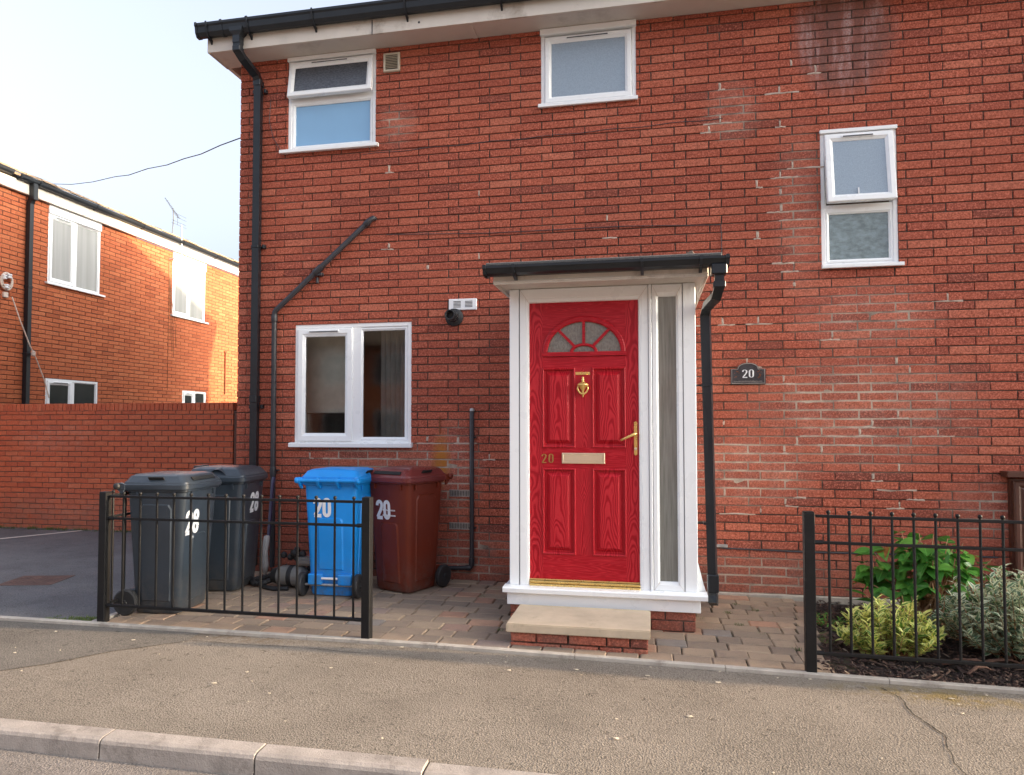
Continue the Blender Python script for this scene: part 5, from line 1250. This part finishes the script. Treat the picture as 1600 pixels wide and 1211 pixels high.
MB().tube([(-.03, .03, .375), (-.012, .02, .37), (-.005, .0, .34), (-.008, -.01, .25), (.002, -.02, .12), (.0, -.025, .04)], [.02, .030, .030, .024, .030, .018], 12).build('handle', M['grey_handle'], wd, smooth='all')

# ================================================================== PLANTS
def leaf(mb, T, L, Wd, bend=.25, fold=.2, n=4, tip=.5):
    vs, uv = [], []
    for i in range(n+1):
        t = i/n; w = Wd*.5*(math.sin(PI*min(1, t**.72))**.9 if 0 < t < 1 else 0.02); z = -bend*L*t*t; x = L*t
        for s, u in ((-1, 0), (0, .5), (1, 1)): vs.append((x, s*w, z+abs(s)*w*fold)); uv.append((u, t))
    fs = []
    for i in range(n):
        a = i*3; fs += [(a, a+1, a+4, a+3), (a+1, a+2, a+5, a+4)]
    mb.T = T; mb.add(vs, fs, uv); mb.T = None
def leaf_variants(name, m, n, L, Wd):
    out = []
    for i in range(n):
        mb = MB(); leaf(mb, Matrix(), L, Wd*random.uniform(.85, 1.1), random.uniform(.15, .5), random.uniform(.1, .35), 6); out.append(mb.mesh(name, m, 'all'))
    return out
hy = thing('green_shrub', 'broad-leaved green shrub against the brick wall', 'shrub', (2.02, -.62, -.05))
lg = leaf_variants('leaf', M['leaf_green'], 6, .15, .105); lb = leaf_variants('leaf', M['leaf_brown'], 3, .14, .09)
mb = MB(); nl = 0
for i in range(112):
    a = random.uniform(0, 2*PI); el = random.uniform(.05, 1.45); R = random.uniform(.62, 1.0)
    tip = Vector((.57*math.cos(a)*math.cos(el)*R, .36*math.sin(a)*math.cos(el)*R, 0.22+.45*math.sin(el)*R+.04*math.sin(3*a)))
    base = Vector((random.uniform(-.1, .1), random.uniform(-.08, .08), 0)); mid = base.lerp(tip, .55)+Vector((0, 0, .05))
    mb.tube([base, mid, tip], [.006, .005, .003], 5)
    for j in range(random.choice((2, 3, 3, 3))):
        b = a+random.uniform(-1.5, 1.5); p = tip.lerp(mid, random.random()*.5); me = random.choice(lb) if random.random() < .05 else random.choice(lg)
        o = bpy.data.objects.new('leaf', me); COL.objects.link(o); o.parent = hy; s = random.uniform(.65, 1.15); o.scale = (s, s, s); o.location = p; o.rotation_euler = (random.uniform(-.5, .5), random.uniform(-.35, .55), b); nl += 1
for x, y, z, b in ((-.50, -.25, .25, 2.6), (-.46, -.22, .2, 3.4)):
    o = bpy.data.objects.new('leaf', lg[0]); COL.objects.link(o); o.parent = hy; o.location = (x, y, z); o.rotation_euler = (.4, -.3, b)
    mb.tube([(-.2, -.1, 0), (-.35, -.2, .1), (x, y, z)], .004, 5)
mb.build('stem', M['stem'], hy, smooth=True)
mb = MB()
for i in range(26):
    x = random.uniform(-.42, .12); y = random.uniform(-.42, -.22); h = random.uniform(.12, .40); dx = random.uniform(-.12, .12)
    mb.tube([(x, y, 0), (x+dx*.4+random.uniform(-.015, .015), y, h*.5), (x+dx, y+random.uniform(-.04, .04), h)], [.006, .005, .003], 5)
stuff(mb.build('dead_stems', M['stem'], hy, smooth=True))
def bush(name, label, loc, rad, nst, nlf, L, Wd, m, up, whorl=True, seed=1):
    random.seed(seed)
    r = thing(name, label, 'shrub', loc); lf = MB(); sm = MB()
    for i in range(nst):
        a = random.uniform(0, 2*PI); q = math.sqrt(random.random()); rr = Vector((rad[0]*q*math.cos(a), rad[1]*q*math.sin(a), 0))
        hgt = rad[2]*math.sqrt(max(.08, 1-(q*.93)**2))*random.uniform(.72, 1.12); base = rr*.35; tip = Vector((rr.x, rr.y, hgt)); mid = base.lerp(tip, .5)+rr*.12
        sm.tube([base, mid, tip], [.004, .003, .0015], 4)
        for j in range(nlf):
            t = 1-(j/nlf)*.86; p = base.lerp(mid, t*2) if t < .5 else mid.lerp(tip, t*2-1)
            b = j*2.4+random.uniform(-.4, .4); pit = -up*(.3+.7*t)+random.uniform(-.35, .45)
            T = Matrix.Translation(p) @ Euler((random.uniform(-.4, .4), pit, b)).to_matrix().to_4x4() @ Matrix.Scale(random.uniform(.6, 1.15), 4)
            leaf(lf, T, L, Wd, random.uniform(.0, .45), random.uniform(.1, .5), 3)
    stuff(lf.build('foliage', m, r, smooth='all')); sm.build('stem', M['stem'], r)
    return r
bush('yellow_shrub', 'low yellow variegated shrub just behind the right railing', (1.495, -1.42, -.05), (.33, .26, .33), 85, 17, .068, .037, M['leaf_yellow'], .9, seed=3)
bush('silver_shrub', 'taller grey-green cream-edged shrub at the right edge', (2.36, -1.24, -.06), (.54, .42, .55), 125, 24, .066, .037, M['leaf_silver'], .8, seed=5)
bush('small_groundcover', 'small dark green creeping plant left of the yellow shrub', (1.25, -.80, -.04), (.13, .1, .08), 22, 8, .03, .016, M['leaf_green'], .5, seed=8)
